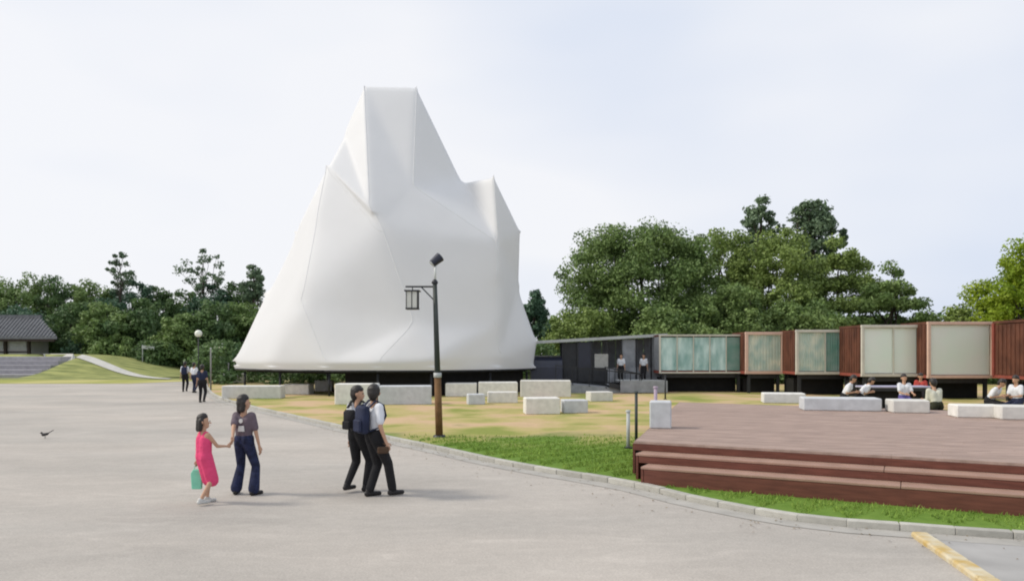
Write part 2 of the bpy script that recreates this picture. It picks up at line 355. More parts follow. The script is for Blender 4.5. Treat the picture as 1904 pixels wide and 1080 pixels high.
# ---------------------------------------------------------------- trees
def leafmat(name, c1, c2, transl=.22):
    return mat(name, c1, .6, scale=.55, col2=c2, islvar=.30, transl=transl, spec=.35, coords='World', detail=3)
G_dark = leafmat('dark_leaves', (0.067, 0.127, 0.049), (0.141, 0.221, 0.072))
G_mid = leafmat('mid_green_leaves', (0.105, 0.175, 0.048), (0.231, 0.325, 0.106))
G_olive = leafmat('olive_leaves', (0.129, 0.193, 0.044), (0.302, 0.394, 0.110))
G_blue = leafmat('bluish_leaves', (0.054, 0.114, 0.072), (0.101, 0.183, 0.101))
G_bright = leafmat('bright_leaves', (.17, .28, .02), (.39, .48, .045), .4)
G_pine = leafmat('pine_needles', (0.110, 0.168, 0.097), (0.193, 0.271, 0.152))
def leaves(C, R, per, size, flat=.75, seed=0):
    r = np.random.default_rng(seed); n = len(C); tot = n*per
    c = np.repeat(C, per, 0); rr = np.repeat(R, per, 0)
    d = r.normal(size=(tot, 3)); d /= np.linalg.norm(d, axis=1, keepdims=True)
    p = c+d*rr*(r.random((tot, 1))**.45)*np.array([1, 1, flat])
    nr = d*.6+r.normal(size=(tot, 3))*.55+np.array([0, 0, .35]); nr /= np.linalg.norm(nr, axis=1, keepdims=True)
    u = np.cross(nr, r.normal(size=(tot, 3))); u /= np.linalg.norm(u, axis=1, keepdims=True); v = np.cross(nr, u)
    s = size*(.55+.9*r.random((tot, 1)))
    V = np.stack([p-u*s*.5, p+v*s*.32, p+u*s*.55, p-v*s*.32], 1).reshape(-1, 3); Fc = np.arange(tot*4).reshape(-1, 4)
    return V, Fc
def limb(mb, a, b_, r0, r1, seg=4, wob=.12):
    a, b_ = Vector(a), Vector(b_); p = a; L_ = (b_-a).length
    for k in range(1, seg+1):
        q = a.lerp(b_, k/seg)
        if k < seg: q = q+Vector((random.gauss(0, 1), random.gauss(0, 1), 0))*wob*L_*.25
        mb.tube(p, q, r0+(r1-r0)*(k-1)/seg, r0+(r1-r0)*k/seg, 7, caps=False); p = q
def tree(name, label, base, height, rad, m, group, crown_low=.2, nclump=90, per=170, leaf=.24, csize=.20, seed=1, shape='round', depth=None, cat='tree', branches=8, lobes=None, trunkr=None):
    """trunk with limbs, crown of leaf clumps spread through its volume"""
    r = np.random.default_rng(seed); random.seed(seed); rt_ = root(name, base, label, cat, group)
    dy = depth or rad; zc0 = height*crown_low; ch = height-zc0; cz = zc0+ch*.5
    C = []; Rr = []
    while len(C) < nclump:
        q = r.uniform(-1, 1, 3); l = np.linalg.norm(q)
        if l > 1 or (l < .5 and r.random() < .7): continue
        w = 1.0
        if shape == 'cone': w = max(.12, 1-(q[2]+1)/2*.85)
        if shape == 'dome': w = math.sqrt(max(0, 1-max(0, q[2])**2)) if q[2] > 0 else 1-.12*q[2]**2; 
        if shape == 'layer': q[2] = round(q[2]*3)/3+r.normal()*.04; w = 1-.35*max(q[2], -.2)
        k = .92+.12*math.sin(3*math.atan2(q[1], q[0])+seed)+.08*math.sin(7*q[0]+seed*2)
        if shape == 'dome' and q[2] > 0: sxy = 1/max(w, .35)*w
        else: sxy = w
        C.append((q[0]*rad*sxy*k, q[1]*dy*sxy*k, cz+q[2]*ch*.5*(.97+.05*math.sin(5*q[0]+seed))-csize*rad*.3)); Rr.append(rad*csize*(.6+.9*r.random()))
    if lobes:
        for (lx, ly, lz, lr, ln) in lobes:
            for _ in range(ln):
                q = r.normal(size=3)*.45; C.append((lx+q[0]*lr, ly+q[1]*lr, lz+q[2]*lr)); Rr.append(lr*.42*(.6+.8*r.random()))
    C = np.array(C); Rr = np.array(Rr)[:, None]
    V, Fc = leaves(C, Rr, per, leaf, seed=seed+5); crown = npmesh('crown', V, Fc, m, rt_)
    mb = MB(); tr_ = trunkr or max(.12, height*.022); top = Vector((r.normal()*.1, r.normal()*.1, zc0+ch*.75))
    limb(mb, (0, 0, -.3), top, tr_, tr_*.25, 6, .05)
    for k in range(branches):
        c = C[int(r.integers(len(C)))]; s = Vector((0, 0, zc0*.8+(top.z-zc0*.8)*r.random()*.6)); limb(mb, s, Vector(c), tr_*.4, tr_*.1, 4, .2)
    mb.build('trunk', M_bark, rt_, world=False, smooth=True)
    return rt_
def T(px, ptop, hw, d, m, name, label, group, z0=0.0, **kw):
    h = zz(ptop, d)-z0; b_ = pd(px, d, z0); return tree(name, label, b_, h, hw/F*d, m, group, **kw)
GR = 'broadleaf trees behind the container gallery'
T(1195, 404, 158, 60, G_mid, 'broadleaf_tree', 'big round dark green tree just right of the white pavilion', GR, crown_low=.10, nclump=340, per=260, leaf=.205, csize=.155, seed=11, depth=6, branches=14, shape='dome')
T(1335, 412, 78, 62, G_olive, 'broadleaf_tree', 'narrow olive green tree between the round tree and the tall conifers', GR, crown_low=.12, nclump=130, per=250, leaf=.205, csize=.24, seed=12, branches=10)
T(1445, 425, 95, 59, G_olive, 'broadleaf_tree', 'olive broadleaf tree in front of the two tall conifers', GR, crown_low=.12, nclump=150, per=250, leaf=.205, csize=.22, seed=13, branches=10)
T(1562, 446, 90, 60, G_olive, 'broadleaf_tree', 'wide tree sloping down right of the tall conifers', GR, crown_low=.12, nclump=150, per=250, leaf=.205, csize=.2, seed=14, branches=10, shape='layer')
T(1650, 500, 85, 57, G_mid, 'broadleaf_tree', 'low spreading tree with layered branches at the right end of the clump', GR, crown_low=.12, nclump=120, per=210, leaf=.195, csize=.17, seed=15, branches=12, shape='layer')
T(1370, 520, 70, 54, G_mid, 'broadleaf_tree', 'lower tree behind the teal container window, in front of the olive tree', GR, crown_low=.1, nclump=100, per=210, leaf=.195, csize=.24, seed=16)
T(1250, 560, 80, 53, G_mid, 'broadleaf_tree', 'low dark tree at the foot of the big round tree', GR, crown_low=.1, nclump=90, per=210, leaf=.195, csize=.25, seed=17)
T(1500, 545, 80, 54, G_mid, 'broadleaf_tree', 'low tree directly above the narrow container window', GR, crown_low=.1, nclump=90, per=210, leaf=.195, csize=.25, seed=18)
T(1085, 570, 70, 55, G_olive, 'broadleaf_tree', 'low olive tree above the dark covered walkway', GR, crown_low=.1, nclump=80, per=210, leaf=.195, csize=.25, seed=19)
GC = 'tall conifers above the broadleaf clump'
T(1414, 356, 34, 66, G_pine, 'tall_conifer', 'left and lower of two tall grey-green conifers above the clump', GC, crown_low=.55, nclump=55, per=120, leaf=.27, csize=.36, seed=21, branches=8, lobes=[(-1.6, 0, 11.3, 1.0, 14)])
T(1506, 345, 40, 66, G_pine, 'tall_conifer', 'tallest conifer, with a side branch sticking out to the right', GC, crown_low=.5, nclump=75, per=130, leaf=.27, csize=.34, seed=22, branches=10, lobes=[(2.0, 0, 11.3, .6, 12), (2.5, 0, 11.9, .55, 12), (2.9, 0, 12.5, .5, 9), (1.4, 0, 13.6, .9, 10)])
T(992, 530, 30, 72, G_blue, 'dark_tree', 'small dark tree peeking out right beside the white pavilion', None, crown_low=.1, nclump=60, per=130, leaf=.28, csize=.3, seed=23)
T(1030, 585, 24, 66, G_blue, 'dark_tree', 'dark bush-like tree between the pavilion and the big round tree', None, crown_low=.05, nclump=45, per=120, leaf=.26, csize=.35, seed=24)
T(1906, 438, 86, 50, G_bright, 'bright_tree', 'bright yellow-green tree cut by the right edge of the picture', None, crown_low=.15, nclump=150, per=230, leaf=.19, csize=.24, seed=25, branches=12)
T(1788, 556, 42, 54, G_olive, 'shrub', 'small rounded shrub left of the bright yellow-green tree', None, crown_low=.1, nclump=55, per=130, leaf=.2, csize=.35, seed=26, cat='shrub')
T(1722, 580, 40, 56, G_mid, 'shrub', 'low green shrub showing just over the fourth container', None, crown_low=.1, nclump=45, per=130, leaf=.2, csize=.35, seed=27, cat='shrub')
T(1850, 568, 40, 52, G_mid, 'shrub', 'dark shrub under the bright tree behind the last container', None, crown_low=.1, nclump=45, per=130, leaf=.2, csize=.35, seed=28, cat='shrub')
GW = 'trees of the wood at far left'
LT = [(-25, 498, 60, 96, G_mid, 'dark tree at the left edge of the wood'), (45, 502, 50, 95, G_mid, 'flat-topped tree above the tiled roof hall'), (110, 512, 48, 96, G_dark, 'dark tree behind the right end of the hall roof'),
      (172, 512, 42, 93, G_mid, 'mid green tree left of the scraggy pine'), (235, 508, 44, 92, G_blue, 'bluish dark tree right under the scraggy pine'), (292, 530, 40, 95, G_dark, 'dark tree in the dip between the two pines'),
      (345, 528, 38, 93, G_dark, 'dark tree left of the twiggy pine'), (395, 520, 42, 90, G_blue, 'bluish tree beneath the twiggy pine'), (455, 520, 40, 92, G_dark, 'dark tree left behind the pavilion slope'),
      (28, 560, 52, 85, G_blue, 'bluish tree directly behind the hall roof ridge'), (132, 560, 48, 82, G_dark, 'dark tree beside the end of the hall roof'), (196, 550, 42, 79, G_mid, 'pale olive tree with feathery crown near the end of the hall path'),
      (262, 552, 50, 80, G_dark, 'full round tree in the middle of the wood'), (332, 580, 42, 76, G_mid, 'yellowish tree behind the first globe lamp'), (392, 558, 48, 78, G_dark, 'green tree behind the two globe lamps'),
      (450, 560, 45, 80, G_mid, 'green tree touching the left slope of the pavilion'), (505, 560, 45, 84, G_dark, 'tree mostly hidden behind the pavilion left edge'), (88, 610, 40, 84, G_dark, 'low dark tree at the hall gable'), (162, 618, 38, 80, G_blue, 'low tree above the end of the bank'), (225, 622, 40, 77, G_mid, 'low green tree beside the small white sign'),
      (300, 630, 38, 75, G_dark, 'low dark tree right of the small white sign'), (420, 632, 40, 74, G_dark, 'low dark tree beside the second globe lamp')]
for i, (px, pt, hw, d, m_, lb) in enumerate(LT):
    T(px, pt, hw*1.2, d, m_, 'woodland_tree', lb, GW, crown_low=.06, nclump=95, per=150, leaf=.28, csize=.24, seed=40+i, branches=5, shape='round' if i % 3 else 'dome')
GP = 'pines rising above the wood'
T(224, 466, 24, 90, G_pine, 'scraggy_pine', 'scraggy pine poking out above the wood, left of the two', GP, crown_low=.68, nclump=24, per=60, leaf=.26, csize=.26, seed=71, branches=16, trunkr=.13)
T(380, 462, 46, 90, G_pine, 'scraggy_pine', 'twiggy open-crowned pine above the wood near the pavilion', GP, crown_low=.62, nclump=44, per=42, leaf=.26, csize=.17, seed=72, branches=26, trunkr=.13)
T(472, 489, 20, 88, G_pine, 'scraggy_pine', 'narrow dark pine right against the pavilion slope', GP, crown_low=.6, nclump=40, per=100, leaf=.3, csize=.34, seed=73, branches=8)
# far wood mass and undergrowth
C = np.stack([rng.uniform(-95, 140, 900), rng.uniform(98, 112, 900), rng.uniform(.2, 6.5, 900)], 1); Rr = rng.uniform(1.2, 2.4, (900, 1))
V, Fc = leaves(C, Rr, 40, .8, seed=3); o = npmesh('far_wood', V, Fc, G_dark); props(o, 'dark mass of far woodland behind the single trees', 'woodland', kind='stuff')
C = np.stack([rng.uniform(-75, -22, 520), rng.uniform(84, 89, 520), rng.uniform(.2, 3.2, 520)], 1); Rr = rng.uniform(.6, 1.2, (520, 1))
V, Fc = leaves(C, Rr, 70, .35, seed=4); o = npmesh('undergrowth', V, Fc, G_dark); props(o, 'dark undergrowth along the foot of the left wood', 'undergrowth', kind='stuff')
C = np.stack([rng.uniform(-22, 46, 700), rng.uniform(50, 54, 700), rng.uniform(.1, 2.6, 700)], 1); Rr = rng.uniform(.5, 1.0, (700, 1))
V, Fc = leaves(C, Rr, 75, .26, seed=5); o = npmesh('hedge', V, Fc, G_dark); props(o, 'dark hedge running behind the pavilion and the raised containers', 'hedge', kind='stuff')

# ---------------------------------------------------------------- white membrane pavilion
pav = root('membrane_pavilion', (-6.5, 41, GZ), 'tall white tent-like membrane pavilion with several blunt peaks', 'pavilion')
def P(px, py, d): return (pd(px, d).x, d, zz(py, d))
CV = dict(T1=P(676, 158, 41), T2=P(775, 160, 41), Lp=P(638, 245, 41), L=P(606, 306, 39.6), L2=P(545, 430, 40.3), L3=P(489, 545, 40.8),
          K=P(768, 345, 39.0), R1=P(860, 336, 41), R2=P(918, 324, 39.6), R3=P(969, 430, 41), R4=P(966, 530, 41),
          N=P(686, 385, 37.6), NB=P(712, 430, 37.3), M1=P(770, 600, 36.7), M2=P(926, 450, 38.8), M3=P(926, 600, 38.0), ML=P(556, 560, 37.2),
          W0=P(430, 672, 41), W1=P(500, 672, 37.9), W2=P(600, 672, 36.3), W3=P(700, 672, 35.8), W4=P(810, 668, 36.0), W5=P(930, 660, 38.0), W6=P(1003, 634, 41),
          W7=(0.3, 44.2, 2.3), W8=(-3.5, 46.2, 2), W9=(-7.5, 46.6, 2), W10=(-11.5, 45.6, 2), W11=(-14, 43.6, 2), BK=(-6.5, 44.4, 8.5), TB=(-6.8, 42.4, 16.2), RB=(-1.5, 43, 8))
tris = 'T1 Lp N|Lp L N|T1 N K|T1 K T2|T2 K R1|K M2 R1|R1 M2 R2|R2 M2 R3|R3 M2 R4|M2 M3 R4|N NB K|NB M2 K|NB M1 M2|M1 M3 M2|L ML NB|L NB N|L L2 ML|L2 L3 ML|ML M1 NB|L3 W0 ML|W0 W1 ML|W1 W2 ML|W2 M1 ML|W2 W3 M1|W3 W4 M1|W4 M3 M1|W4 W5 M3|W5 R4 M3|W5 W6 R4|W6 W7 R4|W7 RB R4|R3 R4 RB|R2 R3 RB|R1 R2 RB|R1 RB BK|R1 BK TB|T2 R1 TB|T1 T2 TB|T1 TB Lp|Lp TB BK|Lp BK L|L BK L2|L2 BK L3|L3 BK W11|L3 W11 W0|W11 BK W10|W10 BK W9|W9 BK W8|W8 BK RB|W8 RB W7'
names = list(CV); idx = {k: i for i, k in enumerate(names)}
bm = bmesh.new(); bv = [bm.verts.new(CV[k]) for k in names]
for s_ in tris.split('|'): bm.faces.new([bv[idx[k]] for k in s_.split()])
base = ['W%d' % i for i in range(12)]; lo = []
ctr = Vector((-6.6, 41.2, 0))
for k in base:
    c = Vector(CV[k]); q = ctr+(c-ctr)*.975; lo.append(bm.verts.new((q.x, q.y, 1.32)))
for i in range(12):
    a, b_ = bv[idx[base[i]]], bv[idx[base[(i+1) % 12]]]; bm.faces.new([a, b_, lo[(i+1) % 12]]); bm.faces.new([a, lo[(i+1) % 12], lo[i]])
bmesh.ops.recalc_face_normals(bm, faces=bm.faces)
for _ in range(4): bmesh.ops.subdivide_edges(bm, edges=bm.edges, cuts=1, use_grid_fill=True)
bm.verts.ensure_lookup_table(); co = np.array([v.co for v in bm.verts]); ncv = len(names)
wgt = np.where((co[:, 2] < 9.0) & (co[:, 0] < -3.5), 1.0, np.where(co[:, 2] < 6.0, 1.0, .25)); key = np.array([CV[k] for k in names])
soft = {'M1', 'ML', 'M2', 'M3', 'W0', 'W1', 'W2', 'W3', 'W4', 'W5', 'W6', 'W7', 'W8', 'W9', 'W10', 'W11', 'NB', 'BK', 'RB', 'L3', 'L2', 'R4'}
for i, k in enumerate(names): wgt[i] = 1.0 if k in ('ML', 'M1', 'NB', 'W1', 'W2', 'W3', 'W4', 'W5', 'M3', 'BK', 'RB') else .04 if k in ('L3', 'L2', 'R4', 'W0', 'W6') else .25 if k in soft else (.5 if k in ('N', 'Lp') else .22 if k in ('K', 'R1') else .03)
low = co[:, 2] < 1.5; wgt[low] = 0
E = np.array([[e.verts[0].index, e.verts[1].index] for e in bm.edges]); deg = np.bincount(E.ravel(), minlength=len(co))[:, None]
orig = co.copy()
for it in range(11):
    s_ = np.zeros_like(co); np.add.at(s_, E[:, 0], co[E[:, 1]]); np.add.at(s_, E[:, 1], co[E[:, 0]]); co = co+(s_/deg-co)*.6*wgt[:, None]
ctrz = low & (orig[:, 2] < 1.4)
a_ = np.arctan2(orig[:, 1]-41.2, orig[:, 0]+6.6)
seams = []
def along(k0, k1):
    a, b_ = np.array(CV[k0]), np.array(CV[k1]); ab = b_-a; L2_ = ab@ab; u = (orig-a)@ab/L2_; dd = np.linalg.norm(orig-a-u[:, None]*ab, axis=1)
    i = np.where((dd < 2e-3) & (u > -.001) & (u < 1.001))[0]; i = i[np.argsort(u[i])]; return [Vector(co[j]) for j in i]
for path in ('T1 N NB', 'T2 K M2', 'L NB', 'R1 M2', 'R2 M2 M3 W5', 'NB M1 W3', 'L ML W2'):
    ks_ = path.split(); pts_ = []
    for k0, k1 in zip(ks_, ks_[1:]): pts_ += along(k0, k1)[(1 if pts_ else 0):]
    seams.append(pts_)
# round the lower rim in plan
for v, c in zip(bm.verts, co): v.co = c
me = bpy.data.meshes.new('membrane'); 
for v in bm.verts: v.co -= Vector(pav.location)
bm.to_mesh(me); bm.free(); me.polygons.foreach_set('use_smooth', [True]*len(me.polygons)); me.materials.append(M_memb)
o = bpy.data.objects.new('membrane', me); COL.objects.link(o); o.parent = pav
M_seam = mat('welded_seam', (.76, .765, .77), .6, .03, 2)
for pts_ in seams:
    mb = MB()
    for a, b_ in zip(pts_, pts_[1:]):
        if (b_-a).length > 1e-3: mb.tube(a, b_, .016, n=6, caps=False)
    mb.build('seam', M_seam, pav, smooth=True)
lop = [Vector((ctr+(Vector(CV[k])-ctr)*.973)[:2]+(1.30,)) for k in base]
mb = MB()
for i in range(12): mb.tube(lop[i], lop[(i+1) % 12], .05, n=8)
mb.build('hem_tube', M_dark, pav, smooth=True)
pp = [(q.x*.93-.46, (q.y-41.2)*.93+41.2) for q in lop]
MB().prism(pp, 1.16, 1.24).build('dark_underside', M_black, pav)  # black plate added to deepen the dark under the membrane
for i in range(12):
    q = lop[i]; x = q.x*.94-.4; y = (q.y-41.2)*.94+41.2
    MB().tube((x, y, GZ), (x, y, 1.16), .06, n=8).build('support_post', M_dark, pav, smooth=True)
ppi = [(q.x*.86-.5, (q.y-41.2)*.80+41.2) for q in lop]; sk = [p for p in ppi if p[0] > -11]
MB().prism(ppi[2:9], GZ-.05, 1.158).build('under_shade_block', M_black, pav)  # black block added, stands in for the shade beneath the pavilion

# ---------------------------------------------------------------- stone blocks on the dry lawn
GB = 'stone blocks scattered on the dry lawn'
blocks = [(402, 450, 694, 712, 1.2, .3, M_stone, 'rough pale block nearest the far end of the kerb, under the pavilion corner'), (412, 520, 716, 741, .9, .05, M_stone, 'long flat light grey slab at the left end of the dry lawn'),
          (528, 576, 713, 733, .8, -.1, M_stone, 'small pale block under the left part of the pavilion rim'), (622, 700, 712, 752, .8, 0, M_stone, 'tall cream block behind the two men in white shirts'),
          (702, 800, 716, 752, .9, .1, M_stone2, 'grey block just left of the lamp post'), (828, 886, 711, 737, .8, 0, M_stone, 'pale slab right behind the lamp post'),
          (889, 962, 709, 737, .8, .04, M_stone, 'long pale slab in the back row, middle'), (868, 900, 731, 752, .5, .2, M_stone2, 'small bluish grey cube right of the lamp post'),
          (906, 962, 727, 749, .6, .05, M_stone, 'pale low block beside the small bluish cube'), (975, 1040, 738, 770, .75, .1, M_stone, 'cream cube at the front of the block rows'),
          (1046, 1092, 742, 768, .7, .1, M_stone2, 'grey block touching the cream front cube on its right'), (1094, 1138, 727, 746, .7, .2, M_stone, 'small pale block right of the front cube'),
          (968, 1062, 706, 738, .9, -.03, M_stone, 'long pale slab at the right end of the back row'), (584, 616, 706, 727, .8, .1, M_stone, 'low pale slab far under the pavilion edge'),
          (984, 1046, 719, 735, .7, 0, M_stone, 'flat pinkish-grey slab behind the cream front cube')]
for (x0, x1, y0, y1, dp, rz_, m_, lb) in blocks:
    a, b_ = at(x0, y1, GZ), at(x1, y1, GZ); d = a.y; z1 = zz(y0, d+dp*.0); c = (a+b_)/2+Vector((0, dp/2, 0)); h = max(.25, z1-GZ)
    h = max(.25, h-.02)
    props(MB().box((c.x, c.y, GZ+h/2-.01), ((b_-a).length, dp, h), rz_).build('stone_block', m_, loc=(c.x, c.y, GZ), bevel=.03), lb, 'stone block', GB)

# ---------------------------------------------------------------- timber deck with steps
U = Vector((.883, -.469, 0)); NN = Vector((.469, .883, 0)); P0 = Vector((2.13, 13.08, 0)); DZ = .66
dk = root('timber_deck', P0, 'large dark red-brown timber deck with three steps at right', 'deck')
mb = MB(); bw = .15
nb_ = int(10.64/bw)
for k in range(nb_):
    s_ = k*bw+.012; off = -2.14*(s_+bw/2)/10.64
    cuts = [0, 4+(k*1.7) % 3, 9+(k*2.3) % 3, 15]
    for c0, c1 in zip(cuts, cuts[1:]):
        a = P0+NN*(s_+bw/2)+U*(off+c0+.004)+Vector((0, 0, DZ-.02)); b_ = P0+NN*(s_+bw/2)+U*(off+c1)+Vector((0, 0, DZ-.02)); mb.bar(a, b_, bw-.012, .04)
ob = mb.build('deck_boards', M_deck, dk); ob['kind'] = 'stuff'; ob['label'] = 'weathered purple-brown deck boards'
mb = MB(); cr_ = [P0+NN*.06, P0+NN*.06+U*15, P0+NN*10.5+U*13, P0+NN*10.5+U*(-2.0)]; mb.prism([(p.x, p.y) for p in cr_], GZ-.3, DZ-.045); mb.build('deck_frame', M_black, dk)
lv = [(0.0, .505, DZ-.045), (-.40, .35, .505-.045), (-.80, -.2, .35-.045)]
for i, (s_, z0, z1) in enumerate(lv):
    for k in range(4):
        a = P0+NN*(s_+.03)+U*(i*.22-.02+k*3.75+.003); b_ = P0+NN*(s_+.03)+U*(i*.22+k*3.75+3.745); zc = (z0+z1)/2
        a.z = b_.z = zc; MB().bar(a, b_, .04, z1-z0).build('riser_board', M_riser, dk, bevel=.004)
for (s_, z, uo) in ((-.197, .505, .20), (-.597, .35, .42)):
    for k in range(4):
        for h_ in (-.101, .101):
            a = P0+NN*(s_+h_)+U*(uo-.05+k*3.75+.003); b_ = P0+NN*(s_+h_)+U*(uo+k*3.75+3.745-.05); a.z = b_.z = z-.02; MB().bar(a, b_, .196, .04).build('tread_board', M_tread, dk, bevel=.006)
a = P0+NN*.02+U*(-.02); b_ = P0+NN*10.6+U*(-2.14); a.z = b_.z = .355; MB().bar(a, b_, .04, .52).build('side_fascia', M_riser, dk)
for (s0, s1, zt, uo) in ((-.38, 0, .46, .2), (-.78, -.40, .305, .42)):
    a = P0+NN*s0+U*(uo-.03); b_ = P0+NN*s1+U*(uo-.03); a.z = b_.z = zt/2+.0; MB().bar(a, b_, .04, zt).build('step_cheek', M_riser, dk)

# benches of granite on the deck
GS = 'low granite benches along the back of the deck'
ang = math.atan2(U.y, U.x)
for (x0, x1, y0, y1, dp, m_, lb) in [(1425, 1500, 731, 750, .6, M_stone, 'pale bench at the left end of the row, nobody on it'), (1503, 1640, 740, 764, .7, M_stone2, 'long grey bench under the two people leaning together'),
                                 (1668, 1732, 744, 768, .7, M_stone, 'short white bench under the person in purple shorts'), (1788, 1868, 757, 777, .6, M_stone, 'pale low bench in front of the person at right'),
                                 (1872, 1960, 755, 781, .6, M_stone, 'pale bench cut by the right edge of the picture'), (1212, 1252, 746, 797, .42, M_stone2, 'upright bluish grey block at the left edge of the deck')]:
    a, b_ = at(x0, y1, DZ), at(x1, y1, DZ); w = (b_-a).length; h = zz(y0, a.y)-DZ; c = (a+b_)/2+Vector((0, dp/2, 0)); h = max(h, .3)
    up = x0 == 1210
    props(MB().box((c.x, c.y, DZ+h/2), (w*(1.0 if up else 1.0), dp, h), 0.25 if up else -.2).build('granite_bench' if not up else 'granite_block', m_, loc=(c.x, c.y, DZ), bevel=.025), lb, 'bench' if not up else 'stone block', None if up else GS)
# dark table/bench with light top
a, b_ = pd(1598, 27.8), pd(1722, 27.8)
tb = root('long_table', ((a.x+b_.x)/2, 27.8, GZ), 'long low dark table with a pale lilac top behind the benches', 'table')
ztop = zz(717, 27.8)
M_lil = mat('lilac_top', (.42, .41, .55), .5, .1, 4)
MB().box(((a.x+b_.x)/2, 27.8, ztop-.03), (b_.x-a.x, .7, .06)).build('table_top', M_lil, tb, bevel=.01)
MB().box(((a.x+b_.x)/2, 27.75, ztop-.12), (b_.x-a.x-.1, .5, .12)).build('apron', M_dark, tb)
for sx_ in (-1, 1):
    for sy_ in (-1, 1): MB().box(((a.x+b_.x)/2+sx_*((b_.x-a.x)/2-.12), 27.8+sy_*.22, (GZ+ztop-.18)/2), (.08, .08, ztop-.18-GZ)).build('leg', M_dark, tb)
MB().box(((a.x+b_.x)/2, 27.9, (GZ+ztop-.18)/2), (b_.x-a.x-.4, .3, ztop-.2-GZ)).build('lower_box', M_black, tb)

# thin posts by the deck corner
for (x, y0, y1, r, m_, lb, nm) in [(1183, 727, 829, .035, M_polet, 'thin dark post at the left corner of the deck', 'slim_post'), (1168, 762, 833, .04, M_lgrey, 'shorter light grey post beside the dark one at the deck corner', 'slim_post'), (1237, 697, 742, .035, M_dark, 'thin dark post at the foot of the grey steel stair', 'slim_post'), (1219, 718, 800, .045, mat('mauve_paint', (.40, .32, .41), .6), 'mauve post against the left side of the bluish upright block', 'slim_post')]:
    z0 = GZ if x != 1219 else DZ-.5
    b0 = at(x, y1, z0 if x != 1237 else GZ); d = b0.y; zt = zz(y0, d); rt_ = root(nm, (b0.x, d, GZ), lb, 'post', 'slim posts round the deck corner')
    MB().tube((b0.x, d, GZ-.1), (b0.x, d, zt-.04), r, n=10).build('shaft', m_, rt_, smooth=True); MB().tube((b0.x, d, zt-.04), (b0.x, d, zt), r*1.5, r*1.2, n=10).build('cap', m_, rt_)
    MB().tube((b0.x, d, GZ-.02), (b0.x, d, GZ+.03), r*2.4, n=12).build('base_plate', M_dark, rt_)

# ---------------------------------------------------------------- container gallery
GCn = 'stepped glass-fronted containers on legs'
def container(xl, xr, d, yt, yb, depth, frame, curtain, label, mull=0, fw=.12, blind=None, wall=None):
    wall = wall or M_corten
    xa, xb = pd(xl, d).x, pd(xr, d).x; zt, zb = zz(yt, d), zz(yb, d); w = xb-xa
    rt_ = root('glass_front_container', ((xa+xb)/2, d, GZ), label, 'container', GCn)
    bx = lambda n, c, s, m_, **k: MB().box(c, s).build(n, m_, rt_, **k)
    cx = (xa+xb)/2; yb_ = d+depth
    bx('floor', (cx, d+depth/2+.06, zb+.07), (w, depth-.12, .14), M_redf); bx('roof', (cx, d+depth/2+.06, zt-.05), (w+.0, depth-.12, .10), M_corten, label='rusty red flat roof')
    bx('back_wall', (cx, yb_-.03, (zt+zb)/2+.02), (w-.006, .05, zt-zb-.26), M_corten)
    for sx_, xx in ((-1, xa), (1, xb)):                        # corrugated side walls
        mb = MB(); n = int(depth/.28); 
        mb.box((xx-sx_*.035, d+depth/2+.06, (zt+zb)/2+.02), (.03, depth-.26, zt-zb-.26))
        for k in range(n): mb.box((xx-sx_*.012, d+.2+(k+.5)*(depth-.32)/n, (zt+zb)/2+.02), (.024, .13, zt-zb-.30))
        mb.build('side_wall', wall, rt_, label='rust red corrugated side wall' if wall is M_corten else 'grey corrugated side wall')
        bx('corner_post', (xx-sx_*.055, yb_-.07, (zt+zb)/2+.02), (.105, .11, zt-zb-.25), M_corten)
    # front frame
    z0, z1 = zb, zt; th = fw
    bx('frame_rail', (cx, d+.03, z1-th/2), (w+.02, .14, th), frame, bevel=.01); bx('frame_rail', (cx, d+.03, z0+th/2), (w+.02, .14, th), frame, bevel=.01)
    for sx_, xx in ((-1, xa), (1, xb)): bx('frame_post', (xx-sx_*th/2, d+.028, (z0+z1)/2), (th, .13, z1-z0-2*th-.004), frame, bevel=.01)
    iw = w-2*th; n = mull+1
    for k in range(n):
        x0 = xa+th+iw*k/n; pw = iw/n
        g_ = bx('window_pane', (x0+pw/2, d+.05, (z0+z1)/2), (pw-.05, .012, z1-z0-2*th-.03), M_glass)
        cm_ = curtain[k % len(curtain)]; pl = .022 if blind is None else 0
        # folded curtain / screen inside the glass
        mb = MB(); nf = 22 if blind is None else 1; H0, H1 = z0+.16, z1-.14
        for i in range(nf+1):
            x = x0+.01+(pw-.02)*i/nf; yy = d+.10+(pl if i % 2 else 0.0); mb.v += [(x, yy, H0), (x, yy, H1)]
        mb.f = [(2*i, 2*i+2, 2*i+3, 2*i+1) for i in range(nf)]; mb.build('curtain' if blind is None else 'screen', cm_, rt_)
        if k: bx('mullion', (x0, d+.045, (z0+z1)/2), (.045, .08, z1-z0-2*th-.004), frame)
    for sx_ in (-1, 1):
        for yy in (d+.25, yb_-.25): bx('leg', (cx+sx_*(w/2-.25), yy, (zb+GZ)/2-.02), (.14, .14, zb-GZ+.02), M_dark)
    bx('chassis_beam', (cx, d+.35, zb-.12), (w-.6, .16, .22), M_dark); bx('chassis_beam', (cx, yb_-.4, zb-.12), (w-.6, .16, .22), M_dark)
    bx('under_shade_block', (cx, d+depth*.62, (zb+GZ)/2-.12), (w-.4, depth*.5, zb-GZ-.26), M_black)  # added black box that paints the darkness under the raised floor
    return rt_
container(1226, 1384, 40.2, 622, 694, 2.4, M_cream, [M_teal, M_teal, M_teal, M_teal, M_teal2], 'teal-curtained container at the left end of the row', mull=4, fw=.08, wall=M_grey)
container(1386, 1458, 39.3, 617, 695, 2.4, M_pink, [M_interior], 'pale pink-framed container right of the teal-curtained one', fw=.15)
